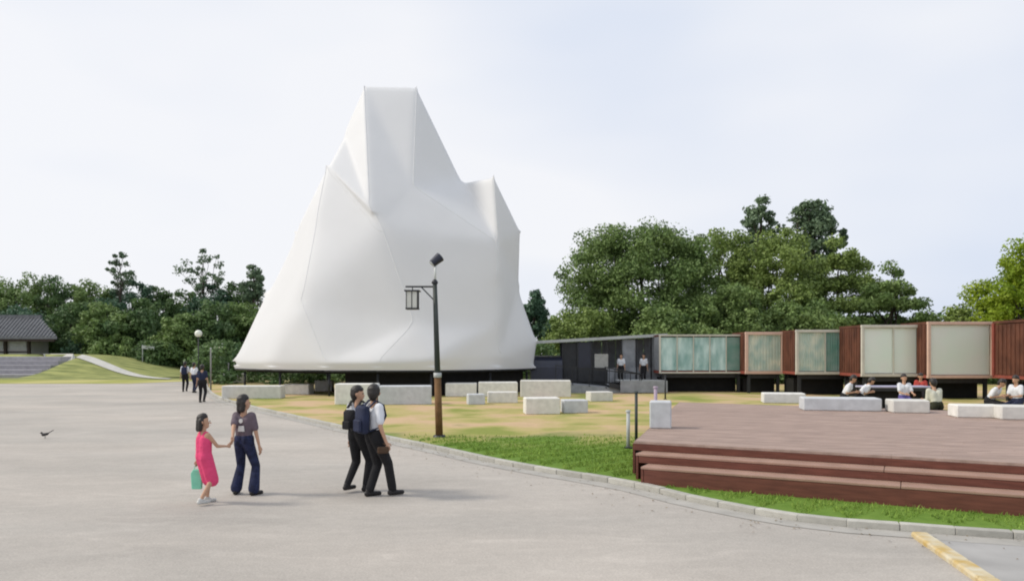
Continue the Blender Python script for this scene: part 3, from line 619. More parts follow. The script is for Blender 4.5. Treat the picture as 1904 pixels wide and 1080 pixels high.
container(1480, 1590, 37.4, 613, 696, 2.3, M_cream, [M_interior, M_teal2], 'narrow greenish-glass container between two rust red side walls', mull=1, fw=.13)
container(1602, 1722, 35.0, 604, 700, 2.4, M_cream, [M_mint], 'cream container with pale mint screens in the middle right', fw=.13, blind=1, mull=1)
container(1725, 1848, 34.1, 598, 703, 2.4, M_pink, [M_mint], 'largest pale container with a pink frame, second from the right edge', fw=.13, blind=1)
# last container shows only its side
e0 = pd(1848, 33.6); ec = root('red_container', (e0.x+3, 31.5, GZ), 'rust red container side wall cut by the right edge of the picture', 'container')
zt, zb = zz(592, 31), 1.06
mb = MB(); mb.box((e0.x+.06, 31.3, (zt+zb)/2), (.04, 4.6, zt-zb-.3))
for k in range(16): mb.box((e0.x+.03, 29.2+k*.28, (zt+zb)/2), (.03, .13, zt-zb-.34))
mb.build('side_wall', M_corten, ec)
MB().box((e0.x+3.1, 31.3, zt-.06), (6.2, 4.8, .12)).build('roof', M_corten, ec); MB().box((e0.x+3.1, 31.3, zb+.07), (6.2, 4.8, .14)).build('floor', M_redf, ec)
MB().box((e0.x+3.1, 33.6, (zt+zb)/2), (6.0, .05, zt-zb-.27)).build('back_wall', M_corten, ec); MB().box((e0.x+3.1, 29.0, (zt+zb)/2), (6.0, .05, zt-zb-.27)).build('front_wall', M_corten, ec)
for yy in (28.98, 33.62): MB().box((e0.x+.02, yy, (zt+zb)/2), (.13, .13, zt-zb-.2)).build('corner_post', M_redf, ec)
for xx in (.4, 5.6):
    for yy in (29.3, 33.2): MB().box((e0.x+xx, yy, (zb+GZ)/2), (.16, .16, zb-GZ)).build('leg', M_dark, ec)
MB().box((e0.x+3, 31.8, .5), (5, 2.6, .8)).build('under_shade_block', M_black, ec)  # black filler put in as shade below this last container

# dark covered walkway joining the pavilion
wk = root('covered_walkway', (4.2, 42.5, GZ), 'dark glazed walkway with pale roof edge between pavilion and containers', 'walkway')
d0 = 42.0; xa, xb = pd(1046, d0).x, pd(1238, d0).x; B_ = lambda n, c, s, m_, **k: MB().box(c, s).build(n, m_, wk, **k)
zr0, zr1 = zz(635, d0), zz(622, d0)
MB().bar((pd(990, d0).x, d0-.1, zr0-.05), (xb+.05, d0-.1, zr1-.02), .3, .16).build('roof_edge', M_lgrey, wk)
MB().bar((pd(990, d0).x, d0+1.4, zr0-.03), (xb, d0+1.4, zr1-.03), 2.7, .08).build('roof', M_grey, wk)
B_('floor', ((xa+xb)/2, d0+1.2, .42), (xb-xa, 2.6, .16), M_dark)
npn = 7
for k in range(npn+1):
    x = xa+(xb-xa)*k/npn; zt_ = zr0+(zr1-zr0)*(x-pd(990, d0).x)/(xb-pd(990, d0).x)-.12
    B_('frame_post', (x, d0, (zt_+.5)/2), (.07, .07, zt_-.5), M_dark)
    if k < npn:
        w_ = (xb-xa)/npn; cx = x+w_/2
        if k not in (2, 3, 5): B_('glass_panel', (cx, d0+.05, (zt_+.52)/2), (w_-.09, .02, zt_-.56), M_navy if k % 2 else M_grey if k > 3 else M_dark)
        B_('back_panel', (cx, d0+2.45, (zt_+.5)/2), (w_-.03, .06, zt_-.5), M_navy if k < 2 else M_grey)
        B_('rail_mesh', (cx, d0-.08, .95), (w_-.08, .02, .8), M_grey if k > 2 else M_dark)
B_('pale_panel', (pd(1118, d0).x, d0-.02, zz(672, d0)), (.75, .04, .85), mat('pale_panel_face', (.40, .40, .37), .7, .12, 6), label='pale rectangular panel')  # plain pale rectangle set on the walkway front
mb = MB(); x0_, x1_ = pd(987, 41.3).x, pd(1046, 41.3).x
ho = []
for k in range(15):
    t_ = math.pi*k/14; ho.append((41.3+1.3-1.3*math.cos(t_), .45+1.15*math.sin(t_)**.55 if k not in (0, 14) else .42))
n = len(ho)
for x in (x0_, x1_): mb.v += [(x, y, z+.42*(z > .6)) for y, z in ho]
mb.f = [tuple(range(n-1, -1, -1)), tuple(range(n, 2*n))]+[(i, i+1, n+i+1, n+i) for i in range(n-1)]+[(0, n, 2*n-1, n-1)]
mb.build('entrance_hood', M_navy, wk, label='navy rounded entrance hood')
# steel stair in front
sr = root('steel_stair', (pd(1190, 40).x, 40, GZ), 'grey steel stair and handrail in front of the dark walkway', 'stair')
sa, sb = Vector((pd(1128, 40.4).x, 40.3, .50)), Vector((pd(1186, 40.4).x, 40.3, GZ))
for yy in (39.3, 41.2):
    MB().bar((sa.x, yy, sa.z), (sb.x, yy, sb.z+.1), .05, .24).build('stringer', M_dark, sr)
    MB().bar((sa.x, yy, sa.z+.9), (sb.x, yy, sb.z+1.0), .05, .05).build('handrail', M_dark, sr)
    for u in (0, .33, .66, 1): p = sa.lerp(sb, u); MB().tube((p.x, yy, p.z), (p.x, yy, p.z+.92), .02, n=6).build('baluster', M_dark, sr)
for k in range(3): p = sa.lerp(sb, (k+.5)/3); MB().box((p.x, 40.25, p.z+.05), (.5, 1.8, .04)).build('step', M_grey, sr)
mb = MB(); q0_, q1_ = pd(1150, 39.9), pd(1236, 39.9)
MB().box(((q0_.x+q1_.x)/2, 39.2, .42), (q1_.x-q0_.x, .05, .62)).build('side_panel', M_grey, sr); MB().box(((q0_.x+q1_.x)/2, 40.2, .70), (q1_.x-q0_.x, 1.9, .05)).build('landing', M_lgrey, sr)
rp = root('grey_ramp', (pd(1100, 41).x, 40.8, GZ), 'dark grey ramp running below the walkway towards the stair', 'ramp')
mb = MB(); xa_, xb_ = pd(1030, 41).x, pd(1180, 41).x; mb.v = [(xa_, 39.4, GZ), (xb_, 39.4, GZ), (xb_, 41.4, GZ), (xa_, 41.4, GZ), (xa_, 39.4, .62), (xb_, 39.4, GZ+.15), (xb_, 41.4, GZ+.15), (xa_, 41.4, .62)]
mb.f = [(0, 3, 2, 1), (4, 5, 6, 7), (0, 1, 5, 4), (1, 2, 6, 5), (2, 3, 7, 6), (3, 0, 4, 7)]; mb.build('ramp_body', M_grey, rp)
MB().bar((xa_, 39.35, .62+.9), (xb_, 39.35, GZ+1.0), .05, .05).build('handrail', M_dark, rp)
for k in range(6):
    u = k/5; x = xa_+(xb_-xa_)*u; z = .62+(GZ+.15-.62)*u; MB().tube((x, 39.35, z-.05), (x, 39.35, z+.9), .02, n=6).build('baluster', M_dark, rp)

# ---------------------------------------------------------------- lamp post with hanging lantern and floodlight
lb0 = at(817, 812, GZ); d = lb0.y; ztp = zz(525, d); lp = root('lantern_lamp_post', lb0, 'leaning brown lamp post with hanging square lantern and floodlight on top', 'lamp post')
tp = Vector((pd(808.5, d).x, d, ztp)); mid = lb0.lerp(tp, .40)
MB().tube(lb0-Vector((0, 0, .1)), mid, .095, .085, 16).build('lower_pole', M_pole, lp, smooth=True, label='rust brown lower pole')
MB().tube(mid, tp, .075, .055, 16).build('upper_pole', M_polet, lp, smooth=True, label='dark upper pole')
MB().tube(mid-Vector((0, 0, .06)), mid+Vector((0, 0, .06)), .10, n=16).build('collar', M_lgrey, lp, smooth=True)
MB().tube(lb0, lb0+Vector((0, 0, .05)), .17, .14, 16).build('base_plate', M_dark, lp)
MB().lathe(tp, [(.07, -.04), (.085, 0), (.05, .06), (0, .10)], 12).build('pole_cap', M_dark, lp, smooth=True)
pm = Vector((tp.x+.02, d, zz(490, d))); MB().tube(tp, pm, .028, n=8).build('mast', mat('pale_mast', (.62, .65, .62), .4), lp, smooth=True)
fl = pm+Vector((0, 0, .08))
f_ = MB().tube(fl+Vector((-.09, -.02, -.09)), fl+Vector((.12, .05, .10)), .10, .13, 14).build('floodlight', M_navy, lp, smooth=False, bevel=.01)
MB().tube(fl+Vector((-.10, -.023, -.10)), fl+Vector((-.088, -.019, -.088)), .085, n=14).build('lens', M_lgrey, f_)
MB().tube(pm, fl, .03, n=8).build('floodlight_bracket', M_lgrey, lp)
ar = Vector((pd(754, d).x, d, zz(533, d))); MB().bar(Vector((tp.x, d, ar.z)), ar, .04, .04).build('arm', M_dark, lp)
MB().bar(Vector((tp.x-.02, d, ar.z-.34)), Vector((tp.x-.34, d, ar.z-.01)), .025, .03).build('arm_brace', M_dark, lp)
lc = Vector((pd(767, d).x, d, 0)); lz1, lz0 = zz(541, d), zz(574, d); lw = .15
MB().tube((lc.x, d, lz1+.03), (lc.x, d, ar.z), .012, n=6).build('hanger', M_dark, lp)
ln_ = MB().box((lc.x, d, (lz0+lz1)/2), (lw*1.8, lw*1.8, lz1-lz0-.04)).build('lantern', M_lamp, lp, label='white square lantern with dark frame')
mb = MB(); mb.box((lc.x, d, lz1+.0), (lw*2.5, lw*2.5, .03)); mb.v += []; mb.build('lantern_roof', M_dark, ln_); MB().box((lc.x, d, lz0), (lw*2.1, lw*2.1, .035)).build('lantern_base', M_dark, ln_)
for sx_ in (-1, 0, 1):
    for sy_ in (-1, 0, 1):
        if sx_ or sy_: MB().box((lc.x+sx_*lw*.93, d+sy_*lw*.93, (lz0+lz1)/2), (.018, .018, lz1-lz0-.04)).build('frame_bar', M_dark, ln_)

# globe lamps and other far posts
for (px, py, d, r, lb) in [(369, 620, 50, .24, 'first milky globe lamp, above the people far left'), (411, 643, 58, .22, 'second milky globe lamp, lower and nearer the pavilion')]:
    c = pd(px, d); z = zz(py, d); g_ = root('globe_lamp', (c.x, d, 0), lb, 'lamp', 'milky globe lamps by the wood')
    MB().sphere((c.x, d, z), r, 16).build('globe', M_globe, g_, smooth=True); MB().tube((c.x, d, 0), (c.x, d, z-r*.9), .045, .035, 8).build('pole', M_dark, g_, smooth=True)
    MB().tube((c.x, d, z-r-.03), (c.x, d, z-r*.8), .08, .1, 10).build('collar', M_dark, g_); MB().tube((c.x, d, 0), (c.x, d, .12), .09, .07, 10).build('base', M_dark, g_)
for (px, y0, d, h0, lb) in [(392, 648, 43, GZ, 'slim grey post beside the far group of people'), (425, 676, 52, GZ, 'short slim grey post left of the pavilion foot')]:
    c = pd(px, d); z = zz(y0, d); g_ = root('far_post', (c.x, d, h0), lb, 'post'); MB().tube((c.x, d, h0-.1), (c.x, d, z), .05, .04, 8).build('shaft', mat('mid_grey_paint', (.22, .22, .21), .6), g_, smooth=True); MB().sphere((c.x, d, z), .055, 8).build('cap', M_lgrey, g_)
c = pd(265, 73); sg = root('small_sign', (c.x, 73, hb(c.x, 73)), 'small white finger sign on a thin post before the wood', 'sign')
MB().tube((c.x, 73, hb(c.x, 73)-.1), (c.x, 73, zz(641, 73)), .04, n=8).build('post', M_lgrey, sg); MB().box((c.x+.55, 72.95, zz(646, 73)), (1.2, .05, .3), ry=.12).build('board', mat('sign_white', (.5, .52, .5), .6), sg)

# ---------------------------------------------------------------- people
SKIN = mat('skin', (.50, .30, .20), .55, .05, 20); HAIR = mat('black_hair', (.016, .012, .010), .45, .3, 60, .3, 120, spec=.5)
SH_W = mat('white_shirt', (.68, .70, .74), .85, .04, 8, .8, 9); SH_C = mat('cream_shirt', (.62, .62, .52), .85, .05, 8, .8, 9); TR_B = mat('black_trousers', (.014, .014, .016), .85, .2, 10, .8, 9)
DENIM = mat('dark_denim', (.018, .024, .062), .85, .45, 14, .8, 12); PINK = mat('pink_dress', (.74, .07, .19), .8, .10, 8, .9, 10); TEE = mat('purple_grey_tee', (.135, .105, .125), .85, .12, 12, .8, 10)
SHOE = mat('dark_shoe', (.02, .018, .018), .5); SHOE_W = mat('white_shoe', (.55, .55, .52), .6); NAVY = mat('navy_cloth', (.018, .024, .055), .8, .2, 10, .3, 20); PURP = mat('purple_shorts', (.11, .09, .28), .8, .1, 8)
RED = mat('red_cloth', (.42, .06, .05), .8); EYE = mat('eye', (.02, .015, .012), .2); LIP = mat('lip', (.38, .13, .11), .5); MINTB = mat('mint_bag', (.22, .62, .44), .6, .08, 8); BROWN = mat('brown_satchel', (.07, .04, .022), .6, .15, 8)
def capsule(mb, a, b, r0, r1, n=10):
    mb.sphere(a, r0, n); mb.sphere(b, r1, n)
    if (Vector(b)-Vector(a)).length > 1e-4: mb.tube(a, b, r0, r1, n)
def fused(name, caps, vox, m, parent, smooth=4, label=None, extra=None):
    mb = MB()
    for a, b, r0, r1 in caps: capsule(mb, a, b, r0, r1)
    me = bpy.data.meshes.new(name); me.from_pydata(mb.v, [], mb.f); o = bpy.data.objects.new(name, me); COL.objects.link(o)
    r = o.modifiers.new('r', 'REMESH'); r.mode = 'VOXEL'; r.voxel_size = vox
    sm = o.modifiers.new('s', 'SMOOTH'); sm.iterations = smooth; sm.factor = .5
    dg = bpy.context.evaluated_depsgraph_get(); nm = bpy.data.meshes.new_from_object(o.evaluated_get(dg)); o.modifiers.clear()
    o.data = nm; bpy.data.meshes.remove(me); nm.name = name; nm.materials.clear(); nm.materials.append(m)
    if extra: extra(nm)
    nm.polygons.foreach_set('use_smooth', [True]*len(nm.polygons)); o.parent = parent
    if label: o['label'] = label
    return o
def ik(a, c, l1, l2, bend):
    a, c, bend = Vector(a), Vector(c), Vector(bend); d = c-a; L_ = d.length
    if L_ > (l1+l2)*.999: c = a+d*((l1+l2)*.999/L_); d = c-a; L_ = d.length
    x = (l1*l1-l2*l2+L_*L_)/(2*L_); h = math.sqrt(max(0, l1*l1-x*x)); u = d/L_; bb = bend-u*bend.dot(u); bb.normalize()
    return a+u*x+bb*h, c
def person(label, loc, heading, H, group=None, lean=0.0, turn=0.0, nod=0.0, pelvis=.92, feet=((-.10, .05), (.10, -.05)), foot_z=(0, 0), hands=((-.25, .03, .82), (.25, .03, .82)),
           shirt=SH_W, sleeve=.55, bottom='trousers', bmat=TR_B, flare=0.0, shoe=SHOE, hair='short', skirt=None, head=1.0, width=1.0, vox=.016, fdir=(0, 0), dress=False, face=True):
    s = H/1.70; rt_ = root('person', loc, label, 'person', group, heading, s)
    pv = Vector((0, 0, pelvis)); Rl = Matrix.Rotation(-lean, 3, 'X')
    tp_ = lambda x, y, z: pv+Rl@Vector((x*width, y, z-.92))
    sh = [tp_(-.165, 0, 1.375), tp_(.165, 0, 1.375)]; hips = [Vector((-.085*width, 0, pelvis-.03)), Vector((.085*width, 0, pelvis-.03))]
    nk = tp_(0, -.005, 1.44); Rh = Rl@Matrix.Rotation(turn, 3, 'Z')@Matrix.Rotation(-nod, 3, 'X')
    hd = lambda x, y, z: nk+Rh@(Vector((x, y, z-1.44))*head)
    body = []; torso = []
    for sx_ in (-1, 1):
        torso += [(tp_(sx_*.065, 0, .93), tp_(sx_*.05, 0, 1.10), .105, .09), (tp_(sx_*.05, 0, 1.10), tp_(sx_*.075, .005, 1.27), .09, .105), (tp_(sx_*.075, .005, 1.27), tp_(sx_*.14, 0, 1.365), .10, .062)]
    body += torso+[(tp_(0, -.01, 1.38), hd(0, .0, 1.50), .056, .052)]
    body += [(hd(0, -.012, 1.60), hd(0, .006, 1.61), .092, .088), (hd(0, .02, 1.56), hd(0, .045, 1.515), .075, .048), (hd(0, .092, 1.575), hd(0, .102, 1.553), .011, .016)]
    for sx_ in (-1, 1): body += [(hd(sx_*.086, -.005, 1.555), hd(sx_*.092, -.008, 1.585), .014, .020)]
    kn, an, toe, el, hnd = [], [], [], [], []
    for i in (0, 1):
        fx, fy = feet[i]; ank = Vector((fx, fy, .085+foot_z[i])); sd = -1 if i == 0 else 1
        k, ank = ik(hips[i], ank, .43, .42, (sd*.12, 1, .25)); kn.append(k); an.append(ank)
        fd = Vector((math.sin(fdir[i]), math.cos(fdir[i]), 0)); t_ = ank+fd*.16+Vector((0, 0, -.055)); toe.append(t_)
        body += [(hips[i], k, .088, .056), (k, ank, .055, .036), (ank-fd*.03+Vector((0, 0, -.045)), t_, .036, .028)]
        e, h_ = ik(sh[i], Vector(hands[i]), .29, .25, (sd*.35, -1, -.1)); el.append(e); hnd.append(h_)
        body += [(sh[i], e, .046, .036), (e, h_, .036, .024)]
        dv = (h_-e).normalized(); body += [(h_, h_+dv*.07, .026, .033)]
    bd = fused('body', body, vox, SKIN, rt_, 3)
    # hands: four unequal bent fingers and a thumb, rooted inside the palm
    for i in (0, 1):
        mb = MB(); sd = -1 if i == 0 else 1; e, h_ = el[i], hnd[i]; dv = (h_-e).normalized(); pl = h_+dv*.085
        side = dv.cross(Vector((sd, 0, 0)));  side = side.normalized() if side.length > .1 else Vector((0, 1, 0)); cur = dv.cross(side).normalized()*(-sd if (dv.cross(side)).x*sd > 0 else sd)
        for j, (o_, ln) in enumerate(((-.026, .062), (-.009, .075), (.009, .072), (.026, .055))):
            a = pl+side*o_; b_ = a+dv*ln*.55+cur*ln*.15; c = b_+dv*ln*.35+cur*ln*.35; mb.tube(a-dv*.02, b_, .009, .0085, 6); mb.tube(b_, c, .0085, .007, 6); mb.sphere(c, .0072, 6)
        a = h_+dv*.03-side*.022; b_ = a-side*.03+dv*.025; c = b_+dv*.03; mb.tube(a, b_, .012, .010, 6); mb.tube(b_, c, .010, .008, 6); mb.sphere(c, .008, 6)
        mb.build('fingers', SKIN, rt_, world=False, smooth=True)
    if face:
        for sx_ in (-1, 1): MB().sphere(hd(sx_*.032, .086, 1.588), .0095, 8).build('eye', EYE, rt_, world=False, smooth=True)
        MB().tube(hd(-.022, .094, 1.523), hd(.022, .094, 1.523), .006, n=6).build('mouth', LIP, rt_, world=False, smooth=True)
    # clothes
    g_ = .020
    def lerp(a, b, u): return a.lerp(b, u)
    top = [((tp_((1 if i >= 3 else -1)*.055, 0, 1.03), b, .100, r1+g_*.8) if i % 3 == 0 else (a, b, r0+g_*.8, r1+g_*.8)) for i, (a, b, r0, r1) in enumerate(torso)]
    if not dress:
        for i in (0, 1):
            if sleeve > 1: top += [(sh[i], el[i], .062, .052), (el[i], lerp(el[i], hnd[i], .9), .050, .036)]
            elif sleeve > 0: top += [(sh[i], lerp(sh[i], el[i], sleeve+.2), .064, .064)]
        fused('shirt', top, vox, shirt, rt_, 4)
    else:
        dr = [(tp_(sx_*.06, 0, 1.0), tp_(sx_*.075, 0, 1.28), .12, .115) for sx_ in (-1, 1)]
        hm = (kn[0]+kn[1])/2
        dr += [(tp_(sx_*.06, 0, .95), Vector((hm.x+sx_*.075, hm.y, hm.z-.03)), .135, .125) for sx_ in (-1, 1)]
        dr += [(tp_(sx_*.055, .0, 1.30), tp_(sx_*.085, 0, 1.375), .10, .07) for sx_ in (-1, 1)]
        fused('dress', dr, vox, shirt, rt_, 4)
    if bottom:
        tr_ = [(tp_(sx_*.06, 0, .97), hips[(sx_+1)//2], .122, .108) for sx_ in (-1, 1)]
        for i in (0, 1):
            end = lerp(kn[i], an[i], .93) if bottom == 'trousers' else None
            if end is not None: tr_ += [(hips[i], kn[i], .105, .075), (kn[i], end, .074, .058+flare)]
            else: tr_ += [(hips[i], lerp(hips[i], kn[i], .9), .108, .088)]
        fused(bottom, tr_, vox, bmat, rt_, 4)
    if skirt:
        sk_ = [(tp_(0, 0, .95), tp_(sx_*.07, 0, .62), .13, .13) for sx_ in (-1, 1)]; fused('skirt', sk_, vox, bmat, rt_, 4)
    for i in (0, 1):
        fd = (toe[i]-an[i]); fd.z = 0; fd.normalize()
        c = [(an[i]-fd*.045+Vector((0, 0, -.042)), toe[i]+fd*.01, .043, .036), (an[i]-fd*.02, an[i]+fd*.03, .045, .038)]
        so_ = fused('shoe', c, max(.010, vox*.7), shoe, rt_, 2)
    hr = [(hd(0, -.03, 1.63), hd(0, -.005, 1.645), .098, .092), (hd(0, -.04, 1.58), hd(0, -.045, 1.54), .092, .075)]
    if hair == 'short':
        for sx_ in (-1, 1): hr += [(hd(sx_*.052, -.02, 1.63), hd(sx_*.06, -.035, 1.575), .052, .04)]
        hr += [(hd(0, -.06, 1.57), hd(0, -.05, 1.50), .06, .045), (hd(-.035, .05, 1.655), hd(.035, .05, 1.655), .038, .038)]
    if hair in ('bob', 'long'):
        bt = 1.47 if hair == 'bob' else 1.36
        for sx_ in (-1, 1): hr += [(hd(sx_*.06, -.03, 1.60), hd(sx_*.058, -.045, bt), .052, .045)]
        hr += [(hd(0, -.06, 1.58), hd(0, -.07, bt), .06, .055)]
    fused('hair', hr, vox*.9, HAIR, rt_, 2)
    rt_.rotation_euler = (0, 0, heading)
    M = Matrix.Translation(Vector(loc))@Matrix.Rotation(heading, 4, 'Z')@Matrix.Scale(s, 4)
    return dict(root=rt_, M=M, hands=hnd, tp=tp_, sh=sh, palm=[hnd[i]+(hnd[i]-el[i]).normalized()*.07 for i in (0, 1)], s=s, tee=top)
def inv(loc, heading, H, p):
    M = Matrix.Translation(Vector(loc))@Matrix.Rotation(heading, 4, 'Z')@Matrix.Scale(H/1.7, 4); return tuple(M.inverted()@Vector(p))
D2 = math.radians
# girl and woman hand in hand
gl, wl = at(379, 937), at(454, 920); gh, wh = D2(-38), D2(-12); join = Vector((pd(425, 11.1).x, 11.1, .80))
gj = join+Vector((-.03, 0, .02)); wj = join+Vector((.03, .02, .0))
girl = person('small girl in a bright pink sleeveless dress holding a mint green bag', gl, gh, 1.25, 'girl and woman walking hand in hand', hands=((-.30, .02, .78), inv(gl, gh, 1.25, gj)), feet=((-.13, .14), (.10, -.12)), shirt=PINK, dress=True, bottom=None, shoe=SHOE_W, hair='bob', head=1.34, turn=D2(-35), vox=.014, foot_z=(0, .03))
wom = person('woman in purple-grey printed t-shirt and flared dark jeans holding the girl by the hand', wl, wh, 1.52, 'girl and woman walking hand in hand', hands=(inv(wl, wh, 1.52, wj), (.27, .05, .80)), feet=((-.17, .02), (.17, .02)), fdir=(-.3, .3), shirt=TEE, bmat=DENIM, flare=.042, hair='bob', turn=D2(-40), vox=.014, head=1.08, width=.93)
# white print on the back of the t-shirt
WP = mat('shirt_print', (.62, .62, .60), .85)
def on_back(P_, pts, m_, name, thick=.012, off=-.125):
    mb = MB(); n = len(pts); mb.v = [tuple(P_['tp'](x, off, z)) for x, z in pts]+[tuple(P_['tp'](x, off+thick, z)) for x, z in pts]
    mb.f = [tuple(range(n)), tuple(range(2*n-1, n-1, -1))]+[(i, (i+1) % n, n+(i+1) % n, n+i) for i in range(n)]; return mb.build(name, m_, P_['root'], world=False)
circ = lambda cx_, cz_, r, n=12: [(cx_+r*math.cos(2*math.pi*i/n), cz_+r*math.sin(2*math.pi*i/n)) for i in range(n)]
on_back(wom, circ(.02, 1.29, .038), WP, 'shirt_print', off=-.142); on_back(wom, [(-.04, 1.11), (.09, 1.11), (.075, 1.21), (-.03, 1.20)], WP, 'shirt_print', off=-.135)
# belt band
# mint bag in the girl's left hand
hw_ = girl['M']@girl['palm'][0]; bg_ = root('hand_bag', hw_, 'mint green flat bag hanging from the hand of the girl in pink', 'bag')
mb = MB(); pr = [(-.07, -.38), (.07, -.38), (.085, -.15), (.05, -.09), (-.05, -.09), (-.085, -.15)]; mb.v = [(hw_.x+x, hw_.y-.025, hw_.z+z) for x, z in pr]+[(hw_.x+x, hw_.y+.03, hw_.z+z) for x, z in pr]
n = 6; mb.f = [tuple(range(n)), tuple(range(2*n-1, n-1, -1))]+[(i, (i+1) % n, n+(i+1) % n, n+i) for i in range(n)]; mb.build('bag_body', MINTB, bg_, bevel=.008)
for sx_ in (-1, 1): MB().tube((hw_.x+sx_*.045, hw_.y, hw_.z-.10), (hw_.x+sx_*.008, hw_.y, hw_.z+.01), .006, n=6).build('handle', MINTB, bg_)
# two men
GM = 'two men in white shirts walking side by side'
m1l, m2l = at(666, 914), at(696, 924); m1h, m2h = D2(-30), D2(-52)
man1 = person('man in white shirt and black trousers, farther of the pair, face turned right', m1l, m1h, 1.66, GM, hands=((-.24, .08, .84), (.22, .10, .86)), feet=((-.11, -.14), (.07, .10)), foot_z=(.04, 0), turn=D2(-60), vox=.014, shirt=SH_W)
man2 = person('man in white shirt with navy backpack, nearer of the pair, stepping right', m2l, m2h, 1.70, GM, hands=((-.24, .14, .86), (.26, .06, .86)), feet=((-.12, -.02), (.06, .28)), foot_z=(0, .01), turn=D2(45), vox=.014, shirt=SH_W, flare=.012)
def backpack(P_, m_, label, w=.30, h=.42, group='backpacks worn by men in white shirts'):
    M = P_['M']; c = M@P_['tp'](0, -.19, 1.20); rt_ = root('backpack', c, label, 'backpack', group, P_['root'].rotation_euler.z, P_['s'])
    tb_ = lambda x, y, z: P_['tp'](x, y, z)-P_['tp'](0, -.19, 1.20)
    MB().box(tb_(0, -.20, 1.19), (w, .13, h)).build('pack_body', m_, rt_, world=False, bevel=.04, smooth=True); MB().box(tb_(0, -.28, 1.10), (w*.75, .05, h*.45)).build('front_pocket', m_, rt_, world=False, bevel=.02)
    MB().tube(tb_(-.04, -.2, 1.40), tb_(.04, -.2, 1.42), .012, n=6).build('grab_handle', m_, rt_, world=False)
    for sx_ in (-1, 1):
        mb = MB(); pr = [(sx_*.09, -.15, 1.36), (sx_*.105, -.03, 1.475), (sx_*.105, .10, 1.40), (sx_*.11, .135, 1.25), (sx_*.14, .03, 1.08), (sx_*.12, -.15, 1.02)]
        for a, b_ in zip(pr, pr[1:]): mb.bar(tb_(*a), tb_(*b_), .045, .016)
        mb.build('strap', m_, rt_, world=False)
backpack(man2, NAVY, 'navy backpack on the back of the nearer man'); backpack(man1, TR_B, 'small black pack on the back of the farther man', .22, .30)
hb_ = man2['M']@man2['palm'][1]; st_ = root('brown_satchel', hb_, 'small brown satchel held low by the nearer man', 'bag'); MB().box((hb_.x-.06, hb_.y-.05, hb_.z-.05), (.17, .06, .10), .3).build('satchel_body', BROWN, st_, bevel=.015); MB().tube((hb_.x-.06, hb_.y-.06, hb_.z+.05), (hb_.x, hb_.y, hb_.z+.0), .008, n=6).build('handle', BROWN, st_)
# far group on the plaza
GFAR = 'far group walking away past the pavilion corner'
for (px, py, h, H, sh_, bm_, lb) in [(344, 728, 10, 1.68, SH_W, TR_B, 'far person in white shirt at the left of the group'), (361, 730, -15, 1.64, SH_W, NAVY, 'far person in white shirt in the middle of the group'), (376, 748, 5, 1.66, NAVY, TR_B, 'far person all in dark clothes, nearest of the group')]:
    p = person(lb, at(px, py), D2(h), H, GFAR, shirt=sh_, bmat=bm_, vox=.022, face=False, feet=((-.12, .08), (.10, -.10)), foot_z=(0, .03))
    if sh_ is SH_W and px == 344: backpack(p, NAVY, 'dark backpack on the far person at the left of the group', group=None)
# people at the walkway
for (px, d, lb) in [(1155, 41.6, 'person in white shirt standing inside the walkway, left of two'), (1197, 41.5, 'person in bright white shirt standing at the right end of the walkway')]:
    person(lb, pd(px, d, .5), D2(150), 1.62, 'people standing in the walkway', vox=.024, face=False)
# seated people
def seated(px, py_seat_d, seat_z, floor_z, label, heading, H=1.65, d=None, **kw):
    s = H/1.7; loc = pd(px, d, floor_z); pz = (seat_z-floor_z)/s+.10
    a = dict(pelvis=pz, feet=((-.12, .42), (.12, .40)), hands=((-.13, .36, pz+.16), (.13, .36, pz+.16)), vox=.02, group='people sitting behind the deck benches'); a.update(kw)
    return person(label, loc, heading, H, **a)
ST = [(1568, 25.0, .56, 'dark stool under the left one of the leaning pair'), (1597, 25.1, .56, 'dark stool under the right one of the leaning pair'), (1681, 24.5, .54, 'dark stool under the person in purple shorts'), (1712, 29.4, .47, 'dark stool under the person in red and white'),
      (1742, 22.0, .46, 'dark box stool under the person in the greenish shirt'), (1838, 23.6, .52, 'dark stool under the hunched person in the loose white shirt'), (1892, 23.0, .54, 'dark stool under the person at the right edge')]
seated(1568, 0, GZ+.56, GZ, 'person in white shirt bent forward, left one of the leaning pair behind the grey bench', D2(-120), 1.72, 25.0, lean=D2(28), bmat=TR_B)
seated(1597, 0, GZ+.56, GZ, 'person in white shirt leaning over, right one of the leaning pair behind the grey bench', D2(-100), 1.68, 25.1, lean=D2(38), shirt=SH_W, bmat=TR_B)
seated(1681, 0, GZ+.54, GZ, 'person in white top and purple shorts sitting behind the short bench', D2(178), 1.68, 24.5, bottom='shorts', bmat=PURP, shoe=SHOE_W)
seated(1712, 0, GZ+.47, GZ, 'person in red top behind the long table', D2(150), 1.66, 29.4, shirt=RED, lean=D2(14))
seated(1742, 0, GZ+.46, GZ, 'person in pale greenish shirt seated with the back to the viewer', D2(10), 1.76, 22.0, shirt=SH_C, bmat=mat('dark_olive_cloth', (.03, .032, .018), .85), lean=D2(14), sleeve=1.2, width=1.15)
seated(1838, 0, GZ+.52, GZ, 'person in loose white shirt hunched over, second from the right edge', D2(-140), 1.72, 23.6, lean=D2(34), width=1.15)
seated(1892, 0, GZ+.54, GZ, 'person in white shirt beside the right edge of the picture', D2(110), 1.70, 23.0, lean=D2(8), bmat=NAVY)
GSt = 'small dark stools under seated people'
